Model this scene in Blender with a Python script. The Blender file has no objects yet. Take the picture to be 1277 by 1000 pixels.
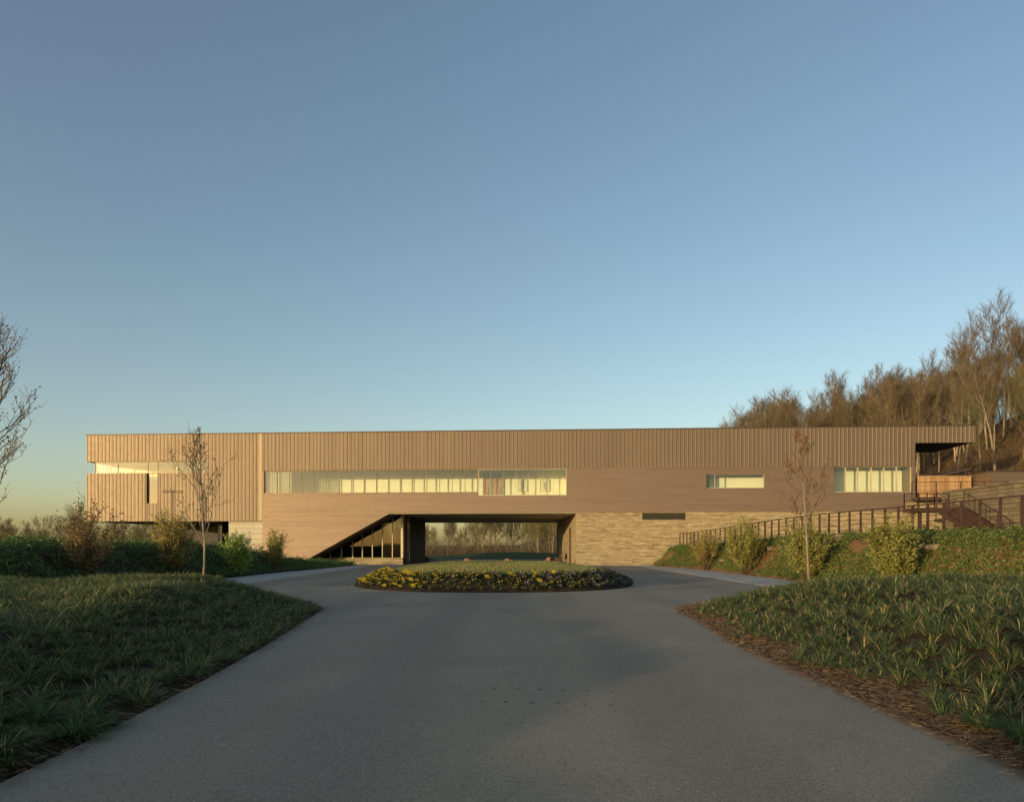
import bpy, bmesh, math, random
import numpy as np
from math import radians as R, sin, cos, tan, pi, sqrt, hypot

# ------------------------------------------------------------------ camera, sky, sun, exposure
SC = bpy.context.scene
COL = SC.collection
HOR, F, EYE = 681.0, 950.0, 1.6           # eye level (photo row), focal length in photo pixels, eye height
cam_d = bpy.data.cameras.new('camera'); cam = bpy.data.objects.new('camera', cam_d); COL.objects.link(cam)
cam.location = (0, 0, EYE); cam.rotation_euler = (R(90), 0, 0)
cam_d.sensor_fit = 'HORIZONTAL'; cam_d.sensor_width = 36; cam_d.lens = 36*F/1277
cam_d.shift_y = (HOR-500)/1277; cam_d.clip_start = 0.1; cam_d.clip_end = 6000
SC.camera = cam
SUN_EL, SUN_AZ = R(4.4), R(180+46)         # azimuth clockwise from +Y
w = bpy.data.worlds.new('World'); SC.world = w; w.use_nodes = True
nt = w.node_tree; nt.nodes.clear()
sky = nt.nodes.new('ShaderNodeTexSky'); sky.sky_type = 'NISHITA'; sky.sun_disc = False
sky.sun_elevation = R(6); sky.sun_rotation = SUN_AZ; sky.altitude = 100
sky.air_density = .9; sky.dust_density = 1.5; sky.ozone_density = 1.05
bg = nt.nodes.new('ShaderNodeBackground'); bg.inputs[1].default_value = 0.15
ow = nt.nodes.new('ShaderNodeOutputWorld')
nt.links.new(sky.outputs[0], bg.inputs[0]); nt.links.new(bg.outputs[0], ow.inputs[0])
sl = bpy.data.lights.new('sun', 'SUN'); sl.energy = 2.45; sl.angle = R(0.6); sl.color = (1.0, 0.78, 0.42)
so = bpy.data.objects.new('sun', sl); COL.objects.link(so)
so.rotation_euler = (R(90)-SUN_EL, 0, -SUN_AZ+pi)   # lamp's -Z points away from the sun
SC.view_settings.view_transform = 'Standard'; SC.view_settings.look = 'None'
SC.view_settings.exposure = 0.65; SC.view_settings.gamma = 1.0
SC.render.engine = 'CYCLES'; SC.cycles.max_bounces = 8; SC.cycles.transparent_max_bounces = 16
SC.cycles.caustics_reflective = False; SC.cycles.caustics_refractive = False

rnd = random.Random(7)
nprng = np.random.default_rng(11)
def ss(a, b, x):
    t = min(max((x-a)/(b-a), 0.0), 1.0); return t*t*(3-2*t)
def lerp(a, b, t): return a+(b-a)*t

# ------------------------------------------------------------------ materials
class N:
    def __init__(s, name):
        s.m = bpy.data.materials.new(name); s.m.use_nodes = True; s.t = s.m.node_tree; s.t.nodes.clear()
        s.out = s.n('ShaderNodeOutputMaterial')
    def n(s, t, **k):
        x = s.t.nodes.new(t)
        for a, b in k.items(): setattr(x, a, b)
        return x
    def l(s, a, b): s.t.links.new(a, b)
    def mix(s, fac, a, b, mode='MIX'):
        x = s.n('ShaderNodeMix', data_type='RGBA', blend_type=mode)
        for sock, v in ((x.inputs[0], fac), (x.inputs[6], a), (x.inputs[7], b)):
            if hasattr(v, 'links'): s.l(v, sock)
            elif isinstance(v, (int, float)): sock.default_value = v
            else: sock.default_value = (*v, 1)
        return x.outputs[2]
    def noise(s, scale, detail=4, rough=.55, vec=None, dist=0):
        x = s.n('ShaderNodeTexNoise'); x.inputs['Scale'].default_value = scale; x.inputs['Detail'].default_value = detail
        x.inputs['Roughness'].default_value = rough; x.inputs['Distortion'].default_value = dist
        s.l(vec if vec is not None else s.coord(), x.inputs['Vector']); return x.outputs[0]
    def coord(s, which='Object', scale=None):
        if not hasattr(s, 'tc'): s.tc = s.n('ShaderNodeTexCoord')
        if scale is None: return s.tc.outputs[which]
        mp = s.n('ShaderNodeMapping'); mp.inputs['Scale'].default_value = scale
        s.l(s.tc.outputs[which], mp.inputs[0]); return mp.outputs[0]
    def ramp(s, fac, stops):
        x = s.n('ShaderNodeValToRGB'); e = x.color_ramp.elements
        e[0].position, e[0].color = stops[0][0], (*stops[0][1], 1)
        e[1].position, e[1].color = stops[-1][0], (*stops[-1][1], 1)
        for p, c in stops[1:-1]:
            q = e.new(p); q.color = (*c, 1)
        s.l(fac, x.inputs[0]); return x.outputs[0]
    def island(s): return s.n('ShaderNodeNewGeometry').outputs['Random Per Island']
    def objrand(s): return s.n('ShaderNodeObjectInfo').outputs['Random']
    def math(s, op, a, b=0.0):
        x = s.n('ShaderNodeMath', operation=op)
        for sock, v in ((x.inputs[0], a), (x.inputs[1], b)):
            if hasattr(v, 'links'): s.l(v, sock)
            else: sock.default_value = v
        return x.outputs[0]
    def bump(s, h, strength=.3, dist=.02):
        x = s.n('ShaderNodeBump'); x.inputs['Strength'].default_value = strength; x.inputs['Distance'].default_value = dist
        s.l(h, x.inputs['Height']); return x.outputs[0]
    def pbr(s, col, rough=.6, metal=0, bump=None, spec=.5, transl=0):
        p = s.n('ShaderNodeBsdfPrincipled')
        if hasattr(col, 'links'): s.l(col, p.inputs['Base Color'])
        else: p.inputs['Base Color'].default_value = (*col, 1)
        if hasattr(rough, 'links'): s.l(rough, p.inputs['Roughness'])
        else: p.inputs['Roughness'].default_value = rough
        p.inputs['Metallic'].default_value = metal; p.inputs['Specular IOR Level'].default_value = spec
        if bump is not None: s.l(bump, p.inputs['Normal'])
        o = p.outputs[0]
        if transl:
            t = s.n('ShaderNodeBsdfTranslucent')
            if hasattr(col, 'links'): s.l(col, t.inputs[0])
            else: t.inputs[0].default_value = (*col, 1)
            x = s.n('ShaderNodeMixShader'); x.inputs[0].default_value = transl
            s.l(o, x.inputs[1]); s.l(t.outputs[0], x.inputs[2]); o = x.outputs[0]
        s.l(o, s.out.inputs[0]); return s.m

def plain(name, c, rough=.6, metal=0, vary=.15, scale=3, bump=.15, spec=.5):
    n = N(name); c2 = tuple(x*(1-vary) for x in c); c3 = tuple(min(1, x*(1+vary)) for x in c)
    nz = n.noise(scale, 6)
    col = n.ramp(nz, [(.3, c2), (.7, c3)])
    return n.pbr(col, rough, metal, n.bump(n.noise(scale*12, 3), bump, .01), spec)

def leafmat(name, stops, transl=.25, rough=.55, spec=.3, objvar=0.0):
    n = N(name); r = n.island()
    if objvar:
        r = n.math('ADD', n.math('MULTIPLY', r, 1-objvar), n.math('MULTIPLY', n.objrand(), objvar))
    return n.pbr(n.ramp(r, stops), rough, 0, None, spec, transl)

M = {}
# copper: per-panel tone plus broad blotches and streaks
def copper(name, base, streak_scale, metal, rough, vr=.13):
    n = N(name)
    r = n.island()
    b2 = tuple(x*(1-vr) for x in base); b3 = (base[0]*(1+vr), base[1]*(1+vr), base[2]*(1+vr*.7))
    c = n.ramp(r, [(0, b2), (.5, base), (1, b3)])
    nz = n.noise(.35, 6, .65, n.coord('Object', streak_scale), .6)
    c = n.mix(n.math('MULTIPLY', n.ramp(nz, [(.42, (0, 0, 0)), (.75, (1, 1, 1))]), .2), c, (base[0]*.62, base[1]*.55, base[2]*.5))
    nz2 = n.noise(1.1, 5, .7, n.coord('Object', streak_scale), .3)
    c = n.mix(n.math('MULTIPLY', n.ramp(nz2, [(.55, (0, 0, 0)), (.8, (1, 1, 1))]), .12), c, (base[0]*1.3, base[1]*1.25, base[2]*1.1))
    rr = n.math('ADD', n.math('MULTIPLY', n.noise(2.5, 4), .22), rough-.1)
    return n.pbr(c, rr, metal, n.bump(n.noise(1.3, 3, .5, n.coord('Object', streak_scale)), .25, .03))
M['copper_rib'] = copper('ribbed_copper', (.272, .205, .141), (1.6, 1.6, .45), .70, .56, .035)
M['copper_plank'] = copper('copper_planks', (.257, .182, .126), (.35, .35, 3.0), .64, .55, .06)
M['copper_dark'] = plain('dark_bronze_sheet', (.085, .055, .042), .5, .3)
M['bronze'] = plain('bronze_frame', (.22, .155, .085), .45, .3)
M['pale_metal'] = plain('pale_metal_frame', (.5, .42, .28), .45, .2)
M['trim'] = plain('bright_copper_trim', (.33, .25, .155), .6, .5, .12)
M['soffit'] = plain('grey_green_soffit', (.40, .36, .26), .6, 0, .06, .6, .05)
M['plaster'] = plain('cream_plaster', (.87, .83, .64), .8, 0, .03, .5, .05)
M['ceil'] = plain('white_ceiling', (.62, .62, .58), .8, 0, .03)
M['floorin'] = plain('interior_floor', (.30, .22, .14), .5)
M['wood_door'] = plain('veneer_door', (.42, .22, .09), .45, 0, .25, 2)
M['grey_metal'] = plain('grey_metal', (.25, .25, .24), .45, .5)
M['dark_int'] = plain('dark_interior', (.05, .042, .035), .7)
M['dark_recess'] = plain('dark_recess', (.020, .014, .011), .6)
M['rail'] = plain('rusty_steel', (.075, .04, .026), .6, .3, .3, 6)
M['concrete'] = plain('concrete', (.40, .385, .345), .85, 0, .14, 1.2, .3)
M['paper'] = plain('drawing_paper', (.75, .70, .56), .8, 0, .03)
M['ink'] = plain('pencil_grey', (.16, .15, .12), .8)
M['black_frame'] = plain('thin_frame', (.4, .33, .2), .5)

def stone(name, cols, bw, bh, mortar, msize=.012, wob=.06):
    n = N(name)
    sx = n.n('ShaderNodeSeparateXYZ'); n.l(n.coord(), sx.inputs[0])
    u = n.math('ADD', sx.outputs[0], sx.outputs[1])
    cb = n.n('ShaderNodeCombineXYZ'); n.l(u, cb.inputs[0]); n.l(sx.outputs[2], cb.inputs[1])
    v0 = cb.outputs[0]
    nz = n.n('ShaderNodeTexNoise'); nz.inputs['Scale'].default_value = 1.1; n.l(v0, nz.inputs['Vector'])
    va = n.n('ShaderNodeVectorMath', operation='SCALE'); n.l(nz.outputs[1], va.inputs[0]); va.inputs[3].default_value = wob
    vv = n.n('ShaderNodeVectorMath', operation='ADD'); n.l(v0, vv.inputs[0]); n.l(va.outputs[0], vv.inputs[1])
    def brick(w, h, off, sq, sqf):
        b = n.n('ShaderNodeTexBrick'); b.offset = off; b.squash = sq; b.squash_frequency = sqf
        b.inputs['Color1'].default_value = (0, 0, 0, 1); b.inputs['Color2'].default_value = (1, 1, 1, 1); b.inputs['Mortar'].default_value = (.5, .5, .5, 1)
        b.inputs['Scale'].default_value = 1; b.inputs['Mortar Size'].default_value = msize; b.inputs['Mortar Smooth'].default_value = .3
        b.inputs['Brick Width'].default_value = w; b.inputs['Row Height'].default_value = h; n.l(vv.outputs[0], b.inputs['Vector']); return b
    b = brick(bw, bh, .37, 1.45, 3); b2 = brick(bw*1.7, bh*2.0, .43, .7, 2)
    sel = n.mix(.3, b.outputs[0], b2.outputs[0])
    c = n.ramp(sel, cols)
    c = n.mix(n.math('MULTIPLY', n.noise(7, 5), .5), c, tuple(x*.6 for x in cols[1][1]))
    c = n.mix(n.math('MULTIPLY', b.outputs[1], .8), c, mortar)
    h = n.math('SUBTRACT', n.math('ADD', n.math('MULTIPLY', sel, .5), n.math('MULTIPLY', n.noise(9, 5), .5)), b.outputs[1])
    return n.pbr(c, .85, 0, n.bump(h, .9, .05), .3)
M['stone'] = stone('tan_ledgestone', [(0, (.20, .145, .085)), (.35, (.40, .31, .18)), (.65, (.49, .385, .225)), (1, (.62, .52, .33))], .55, .115, (.19, .135, .075), .016, .05)
M['stone_block'] = stone('grey_stone_block', [(0, (.12, .095, .063)), (.4, (.185, .145, .095)), (.7, (.22, .175, .115)), (1, (.27, .22, .15))], .85, .24, (.08, .06, .04), .022, .05)
M['limestone'] = stone('pale_limestone', [(0, (.50, .45, .33)), (.4, (.54, .48, .36)), (.7, (.56, .5, .38)), (1, (.6, .54, .42))], 1.6, .45, (.42, .37, .28), .008, .0)

def glassmat(name, tint, f0, gl=(1, 1, 1)):
    n = N(name)
    tr = n.n('ShaderNodeBsdfTransparent'); tr.inputs[0].default_value = (*tint, 1)
    g = n.n('ShaderNodeBsdfGlossy'); g.inputs['Roughness'].default_value = .015; g.inputs[0].default_value = (*gl, 1)
    lw = n.n('ShaderNodeLayerWeight'); lw.inputs[0].default_value = .5
    p5 = n.math('POWER', lw.outputs['Facing'], 4.0)
    fac = n.math('ADD', n.math('MULTIPLY', p5, .85), f0)
    x = n.n('ShaderNodeMixShader'); n.l(fac, x.inputs[0]); n.l(tr.outputs[0], x.inputs[1]); n.l(g.outputs[0], x.inputs[2])
    n.l(x.outputs[0], n.out.inputs[0]); return n.m
M['glass'] = glassmat('clear_glass', (.94, .96, .92), .05)
M['glass_dark'] = glassmat('tinted_glass', (.50, .46, .38), .05)

# asphalt
n = N('asphalt')
c = n.ramp(n.noise(.22, 6, .6, None, .5), [(.3, (.255, .208, .148)), (.7, (.37, .305, .22))])
streak = n.noise(.5, 4, .6, n.coord('Object', (1.0, .12, 1)), .3)
c = n.mix(n.math('MULTIPLY', n.ramp(streak, [(.45, (0, 0, 0)), (.7, (1, 1, 1))]), .4), c, (.25, .22, .175))
vo = n.n('ShaderNodeTexVoronoi'); vo.inputs['Scale'].default_value = 75; n.l(n.coord(), vo.inputs['Vector'])
nzb = n.noise(1.6, 6, .7, None, 1.0)
c = n.mix(n.math('MULTIPLY', n.ramp(nzb, [(.5, (0, 0, 0)), (.68, (1, 1, 1))]), .22), c, (.17, .145, .108))
wv = n.n('ShaderNodeTexWave'); wv.wave_type = 'BANDS'; wv.bands_direction = 'X'; wv.inputs['Scale'].default_value = .105; wv.inputs['Distortion'].default_value = 1.2; wv.inputs['Detail'].default_value = 2; wv.inputs['Detail Scale'].default_value = .25
n.l(n.coord(), wv.inputs['Vector'])
c = n.mix(n.math('MULTIPLY', n.ramp(wv.outputs[1], [(.55, (0, 0, 0)), (.95, (1, 1, 1))]), .3), c, (.165, .147, .118))
c = n.mix(n.math('MULTIPLY', n.ramp(n.noise(60, 3, .7), [(.56, (0, 0, 0)), (.66, (1, 1, 1))]), .7), c, (.58, .52, .43))
c = n.mix(n.math('MULTIPLY', n.ramp(n.noise(42, 3, .7), [(.36, (1, 1, 1)), (.47, (0, 0, 0))]), .6), c, (.10, .088, .07))
c = n.mix(n.math('MULTIPLY', n.ramp(n.noise(14, 5, .8), [(.40, (1, 1, 1)), (.50, (0, 0, 0))]), .22), c, (.12, .105, .08))
h = n.math('ADD', n.math('MULTIPLY', vo.outputs[0], .7), n.noise(110, 3))
M['asphalt'] = n.pbr(c, .88, 0, n.bump(h, .35, .006), .3)
# mulch / soil
n = N('mulch_soil')
c = n.ramp(n.noise(5, 8, .7), [(.3, (.030, .020, .013)), (.55, (.062, .040, .026)), (.75, (.105, .070, .045))])
M['soil'] = n.pbr(c, .95, 0, n.bump(n.noise(22, 6, .7), 1.0, .06), .1)
n = N('leaf_litter')
c = n.ramp(n.noise(.9, 9, .75), [(.3, (.075, .046, .022)), (.5, (.13, .078, .037)), (.72, (.19, .12, .06))])
M['litter'] = n.pbr(c, .95, 0, n.bump(n.noise(4, 6), 1, .2), .1)
n = N('meadow_grass')
c = n.ramp(n.noise(.12, 9, .7), [(.3, (.050, .062, .022)), (.55, (.085, .082, .032)), (.75, (.13, .105, .05))])
M['meadow'] = n.pbr(c, .95, 0, n.bump(n.noise(3, 6), 1, .2), .1)
n = N('lawn_turf')
c = n.ramp(n.noise(.6, 8, .7), [(.3, (.055, .082, .026)), (.55, (.090, .108, .036)), (.75, (.125, .125, .05))])
c = n.mix(n.math('MULTIPLY', n.noise(40, 4, .7), .5), c, (.045, .06, .018))
M['lawn'] = n.pbr(c, .95, 0, n.bump(n.noise(55, 4, .7), 1, .05), .1)
n = N('bare_clay')
c = n.ramp(n.noise(2.2, 8, .7), [(.3, (.14, .070, .032)), (.55, (.24, .13, .062)), (.75, (.32, .20, .11))])
M['clay'] = n.pbr(c, .95, 0, n.bump(n.noise(12, 6), 1, .06), .1)

M['liriope'] = leafmat('liriope_blades', [(0, (0.046, 0.086, 0.033)), (.35, (0.086, 0.145, 0.051)), (.7, (0.154, 0.202, 0.075)), (.86, (0.351, 0.280, 0.125)), (1, (0.619, 0.444, 0.239))], .3, .6, .12)
M['liriope_fresh'] = leafmat('green_liriope_blades', [(0, (0.049, 0.099, 0.038)), (.5, (0.099, 0.177, 0.057)), (.85, (0.186, 0.246, 0.085)), (1, (0.471, 0.344, 0.167))], .3, .6, .12)
M['liriope_pale'] = leafmat('pale_liriope_blades', [(0, (.065, .105, .040)), (.4, (.125, .180, .060)), (.72, (.21, .235, .090)), (1, (.50, .40, .20))], .3, .6, .12)  # lighter, yellower blade tones for the farther tufts on the wing side
M['straw'] = leafmat('pine_straw', [(0, (0.094, 0.053, 0.027)), (.5, (0.200, 0.119, 0.062)), (1, (0.375, 0.250, 0.144))], .0, .8, .2)
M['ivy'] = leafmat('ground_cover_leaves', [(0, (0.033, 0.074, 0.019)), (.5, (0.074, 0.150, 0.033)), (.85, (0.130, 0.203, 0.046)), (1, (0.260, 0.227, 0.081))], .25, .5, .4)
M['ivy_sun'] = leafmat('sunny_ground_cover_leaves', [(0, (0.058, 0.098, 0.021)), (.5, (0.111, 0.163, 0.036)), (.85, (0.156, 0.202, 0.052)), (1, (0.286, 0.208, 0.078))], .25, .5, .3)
M['bark_warm'] = plain('pale_bark', (.34, .26, .17), .9, 0, .3, 2, .6, .1)
M['bark_grey'] = plain('grey_bark', (.22, .175, .125), .9, 0, .3, 2, .6, .1)
M['bark_dark'] = plain('brown_bark', (.12, .08, .05), .9, 0, .3, 2, .6, .1)
M['twig'] = leafmat('bare_twigs', [(0, (0.078, 0.059, 0.038)), (.5, (0.133, 0.098, 0.059)), (1, (0.202, 0.152, 0.095))], 0, .9, .1, .5)
M['twig_grey'] = leafmat('grey_bare_twigs', [(0, (0.094, 0.077, 0.055)), (.5, (0.143, 0.116, 0.077)), (1, (0.198, 0.160, 0.110))], 0, .9, .1, .5)
M['twig_green'] = leafmat('budding_twigs', [(0, (.10, .085, .035)), (.5, (.14, .125, .05)), (1, (.20, .165, .07))], 0, .9, .1, .5)
M['bud_red'] = leafmat('reddish_buds', [(0, (.14, .055, .035)), (.5, (.22, .10, .055)), (1, (.30, .18, .09))], .2)
M['bud_pale'] = leafmat('pale_blossom_buds', [(0, (.30, .18, .11)), (.5, (.40, .27, .16)), (1, (.42, .34, .20))], .3)
M['dead_leaf'] = leafmat('withered_orange_leaves', [(0, (.20, .085, .03)), (.5, (.30, .14, .05)), (1, (.38, .22, .09))], .25)
M['sh_olive'] = leafmat('olive_shrub_leaves', [(0, (0.172, 0.179, 0.040)), (.5, (0.272, 0.264, 0.057)), (1, (0.386, 0.343, 0.094))], .3)
M['sh_green'] = leafmat('fresh_shrub_leaves', [(0, (0.154, 0.228, 0.043)), (.5, (0.271, 0.359, 0.065)), (1, (0.456, 0.490, 0.120))], .3)
M['sh_brown'] = leafmat('russet_shrub_leaves', [(0, (0.160, 0.086, 0.037)), (.5, (0.271, 0.160, 0.064)), (.8, (0.281, 0.235, 0.075)), (1, (0.375, 0.281, 0.112))], .3)
M['sh_mixed'] = leafmat('russet_olive_shrub_leaves', [(0, (0.294, 0.159, 0.063)), (.4, (0.408, 0.261, 0.090)), (.6, (0.306, 0.306, 0.068)), (1, (0.431, 0.420, 0.103))], .3)
M['pansy_leaf'] = leafmat('pansy_leaves', [(0, (0.026, 0.041, 0.014)), (.6, (0.048, 0.066, 0.022)), (1, (0.084, 0.084, 0.036))], .2)
M['pansy_yellow'] = leafmat('yellow_petals', [(0, (0.387, 0.269, 0.013)), (.6, (0.522, 0.387, 0.026)), (1, (0.590, 0.472, 0.050))], .3)
M['kale'] = leafmat('purple_grey_leaves', [(0, (.07, .05, .06)), (.5, (.13, .105, .11)), (1, (.22, .19, .18))], .2)
M['boulder'] = plain('rough_tan_rock', (.21, .155, .10), .9, 0, .3, 2.5, 1.0, .2)
M['boulder_red'] = plain('red_granite', (.30, .16, .11), .8, 0, .25, 6, .4, .3)
n = N('cedar_boards')
c = n.ramp(n.island(), [(0, (.30, .165, .075)), (.5, (.40, .235, .11)), (1, (.48, .30, .15))])
M['cedar'] = n.pbr(c, .7, 0, n.bump(n.noise(3, 5, .6, n.coord('Object', (8, 8, .6))), .3, .01))

# ------------------------------------------------------------------ mesh helpers
class MB:
    def __init__(s): s.v = []; s.f = []; s.mi = []; s.cur = 0
    def quad(s, a, b, c, d):
        i = len(s.v); s.v += [a, b, c, d]; s.f.append((i, i+1, i+2, i+3)); s.mi.append(s.cur)
    def tri(s, a, b, c):
        i = len(s.v); s.v += [a, b, c]; s.f.append((i, i+1, i+2)); s.mi.append(s.cur)
    def hexa(s, p):           # 8 points: bottom ring 0-3, top ring 4-7, counter-clockwise from above
        i = len(s.v); s.v += p
        for q in ((3, 2, 1, 0), (4, 5, 6, 7), (0, 1, 5, 4), (1, 2, 6, 5), (2, 3, 7, 6), (3, 0, 4, 7)):
            s.f.append(tuple(i+k for k in q)); s.mi.append(s.cur)
    def box(s, x0, x1, y0, y1, z0, z1):
        if x1-x0 < 1e-4 or z1-z0 < 1e-4 or y1-y0 < 1e-4: return
        s.hexa([(x0, y0, z0), (x1, y0, z0), (x1, y1, z0), (x0, y1, z0), (x0, y0, z1), (x1, y0, z1), (x1, y1, z1), (x0, y1, z1)])
    def bar(s, a, b, r, n=6, r2=None):
        s.tube([a, b], [r, r if r2 is None else r2], n, True)
    def tube(s, pts, rad, n=6, cap=False):
        i0 = len(s.v); prev = None
        for k, p in enumerate(pts):
            q = pts[min(k+1, len(pts)-1)]; o = pts[max(k-1, 0)]
            d = (q[0]-o[0], q[1]-o[1], q[2]-o[2]); L = sqrt(d[0]**2+d[1]**2+d[2]**2) or 1; d = (d[0]/L, d[1]/L, d[2]/L)
            if prev is None:
                a = (0, 0, 1) if abs(d[2]) < .9 else (1, 0, 0)
            else: a = prev
            dt = a[0]*d[0]+a[1]*d[1]+a[2]*d[2]
            e = (a[0]-d[0]*dt, a[1]-d[1]*dt, a[2]-d[2]*dt); L = sqrt(e[0]**2+e[1]**2+e[2]**2) or 1; e = (e[0]/L, e[1]/L, e[2]/L)
            prev = e
            g = (d[1]*e[2]-d[2]*e[1], d[2]*e[0]-d[0]*e[2], d[0]*e[1]-d[1]*e[0])
            for j in range(n):
                t = 2*pi*j/n; c_, s_ = cos(t)*rad[k], sin(t)*rad[k]
                s.v.append((p[0]+e[0]*c_+g[0]*s_, p[1]+e[1]*c_+g[1]*s_, p[2]+e[2]*c_+g[2]*s_))
        for k in range(len(pts)-1):
            for j in range(n):
                a = i0+k*n+j; b = i0+k*n+(j+1) % n
                s.f.append((a, b, b+n, a+n)); s.mi.append(s.cur)
        if cap:
            s.f.append(tuple(i0+j for j in range(n-1, -1, -1))); s.mi.append(s.cur)
            e0 = i0+(len(pts)-1)*n; s.f.append(tuple(e0+j for j in range(n))); s.mi.append(s.cur)
    def leaf(s, p, size, r=rnd, aspect=.55, up=.3):
        a = r.uniform(0, 2*pi); t = r.uniform(-1, 1)
        d = (cos(a), sin(a), t+up); L = sqrt(d[0]**2+d[1]**2+d[2]**2); d = tuple(x/L*size for x in d)
        b = r.uniform(0, 2*pi); e = (cos(b), sin(b), r.uniform(-.6, .6))
        g = (d[1]*e[2]-d[2]*e[1], d[2]*e[0]-d[0]*e[2], d[0]*e[1]-d[1]*e[0]); L = sqrt(g[0]**2+g[1]**2+g[2]**2) or 1
        g = tuple(x/L*size*aspect*.5 for x in g)
        m = (p[0]+d[0]*.5, p[1]+d[1]*.5, p[2]+d[2]*.5)
        s.quad(p, (m[0]-g[0], m[1]-g[1], m[2]-g[2]), (p[0]+d[0], p[1]+d[1], p[2]+d[2]), (m[0]+g[0], m[1]+g[1], m[2]+g[2]))
    def mesh(s, name, mats):
        me = bpy.data.meshes.new(name); me.from_pydata(s.v, [], s.f)
        for m in mats: me.materials.append(m)
        if len(mats) > 1: me.polygons.foreach_set('material_index', s.mi)
        me.update(); return me
    def build(s, name, mats, parent=None, smooth=False):
        if not isinstance(mats, (list, tuple)): mats = [mats]
        me = s.mesh(name, mats); o = bpy.data.objects.new(name, me); COL.objects.link(o)
        if smooth: me.polygons.foreach_set('use_smooth', [True]*len(me.polygons))
        if parent is not None: o.parent = parent
        return o
def npmesh(name, V, Fq, mats, mi=None, smooth=False):
    me = bpy.data.meshes.new(name); k = Fq.shape[1]
    me.vertices.add(len(V)); me.vertices.foreach_set('co', np.asarray(V, np.float32).ravel())
    me.loops.add(Fq.size); me.loops.foreach_set('vertex_index', Fq.astype(np.int32).ravel())
    me.polygons.add(len(Fq)); me.polygons.foreach_set('loop_start', np.arange(0, Fq.size, k, dtype=np.int32))
    me.polygons.foreach_set('loop_total', np.full(len(Fq), k, np.int32))
    for m in mats: me.materials.append(m)
    if mi is not None: me.polygons.foreach_set('material_index', np.asarray(mi, np.int32))
    if smooth: me.polygons.foreach_set('use_smooth', np.ones(len(Fq), bool))
    me.update(calc_edges=True); me.validate(); return me
def link(name, me, parent=None):
    o = bpy.data.objects.new(name, me); COL.objects.link(o)
    if parent is not None: o.parent = parent
    return o
def tag(o, label=None, cat=None, group=None, kind=None):
    if label: o['label'] = label
    if cat: o['category'] = cat
    if group: o['group'] = group
    if kind: o['kind'] = kind
    return o
def empty(name, loc=(0, 0, 0), rz=0):
    o = bpy.data.objects.new(name, None); COL.objects.link(o); o.location = loc; o.rotation_euler = (0, 0, rz); o.empty_display_size = .2; return o
def dup(o, parent=None):
    c = o.copy(); COL.objects.link(c)
    if parent is not None: c.parent = parent
    for ch in list(o.children): dup(ch, c)
    return c
def struct(o): o['kind'] = 'structure'; return o

# ------------------------------------------------------------------ land form
def xl(y): return -(3.35+.075*(y-5))-.28*ss(12, 18, y) if y > 5 else -3.35
def xr(y): return 3.62+.45*ss(11, 18, y)
def corner(a, b, r):
    if a >= r and b >= r: return min(a, b)
    return r-hypot(max(r-a, 0), max(r-b, 0)) if (a < r and b < r) else min(a, b)
def dl(x, y): return corner(xl(y)-x, 22.3-y, 3.6)
def dr(x, y): return corner(x-xr(y), 22.6-y, 4.4)
def wob(x, y): return .05*sin(x*1.3+y*.7)+.04*sin(x*.6-y*1.1+2)+.03*sin(x*2.4+1)*sin(y*2.1)
def foot_r(y): return 13.0-1.3*ss(50, 63, y)
def rail_x(y): return 13.8+(62.5-y)*.0625
def rail_z(y): return lerp(2.0, 1.45, ss(36, 63, y))
def foot_l(y): return -14.2+1.2*ss(40, 62, y)
def wall_x(y): return 30.6+.05*(y-30) if y < 57 else 34.0
def height(x, y):
    h = 0.0
    # lowland beyond the building
    h -= 1.6*ss(125, 230, y)
    h -= 1.6*ss(-24, -70, x)*ss(20, 60, y)
    if 95 < y < 150: h += .72*math.exp(-((x-1)/11)**2-((y-116)/10)**2)
    d = dl(x, y)
    if d > -.4 and y < 24: h = max(h, (.70+wob(x, y))*ss(0, 2.9, d)+.06*ss(-.05, .35, d)-.03)
    d2 = dr(x, y)
    if d2 > -.4 and y < 25: h = max(h, (.72+wob(x, y))*ss(.2, 3.6, d2)+.06*ss(-.05, .5, d2)-.03)
    if h == 0 and y < 24: h = -.04 if -4.5 < x < 4.2 else 0
    # bank beside the court, away from the sun
    t = foot_l(y)-x
    if t > 0 and 16 < y < 75:
        taper = lerp(1, .12, ss(42, 60, y))
        hb = (1.5+1.2*wob(x*1.4, y*1.4))*ss(0, 2.8, t)*ss(17, 24, y)*taper
        hb -= 2.5*ss(-26, -75, x)
        h = max(h, hb) if x > -24 else lerp(max(h, hb), hb, ss(-24, -30, x))
    # bank and terrace on the sunny side
    t = x-foot_r(y)
    if t > 0 and y > 17 and y < 64:
        hb = (rail_z(y)+.8*wob(x*1.6, y*1.6)*(1-ss(rail_x(y)-.4, rail_x(y)+.3, x)))*ss(0, rail_x(y)-foot_r(y)-.1, t)*ss(17, 21, y)
        h = max(h, hb)
    up = 5.35+12.5*ss(37, 64, x)*ss(40, 75, y)+3.0*ss(64, 140, x)
    if y < 62.5:
        h = lerp(h, up, ss(wall_x(y)+.5, wall_x(y)+1.1, x)) if x > wall_x(y)+.4 else h
    elif y < 92: h = lerp(h, up, ss(33.6, 36.5, x))
    else: h = lerp(h, up*ss(88, 108, y)+h*(1-ss(88, 108, y)), ss(9, 40, x))
    if 65.5 < y < 91 and -40 < x < 33.4: h = min(h, -.03)
    # far ridge
    h += 1*ss(260, 700, y)+6*ss(600, 1300, hypot(x, y))*(1-.4*sin(x*.003+1))
    h += 20*math.exp(-((x+420)/130)**2-((y-520)/90)**2)
    return h
def axis(segs):
    out = []
    for a, b, st in segs:
        k = max(1, int(round((b-a)/st))); out += [a+(b-a)*i/k for i in range(k)]
    return out+[segs[-1][1]]
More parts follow.
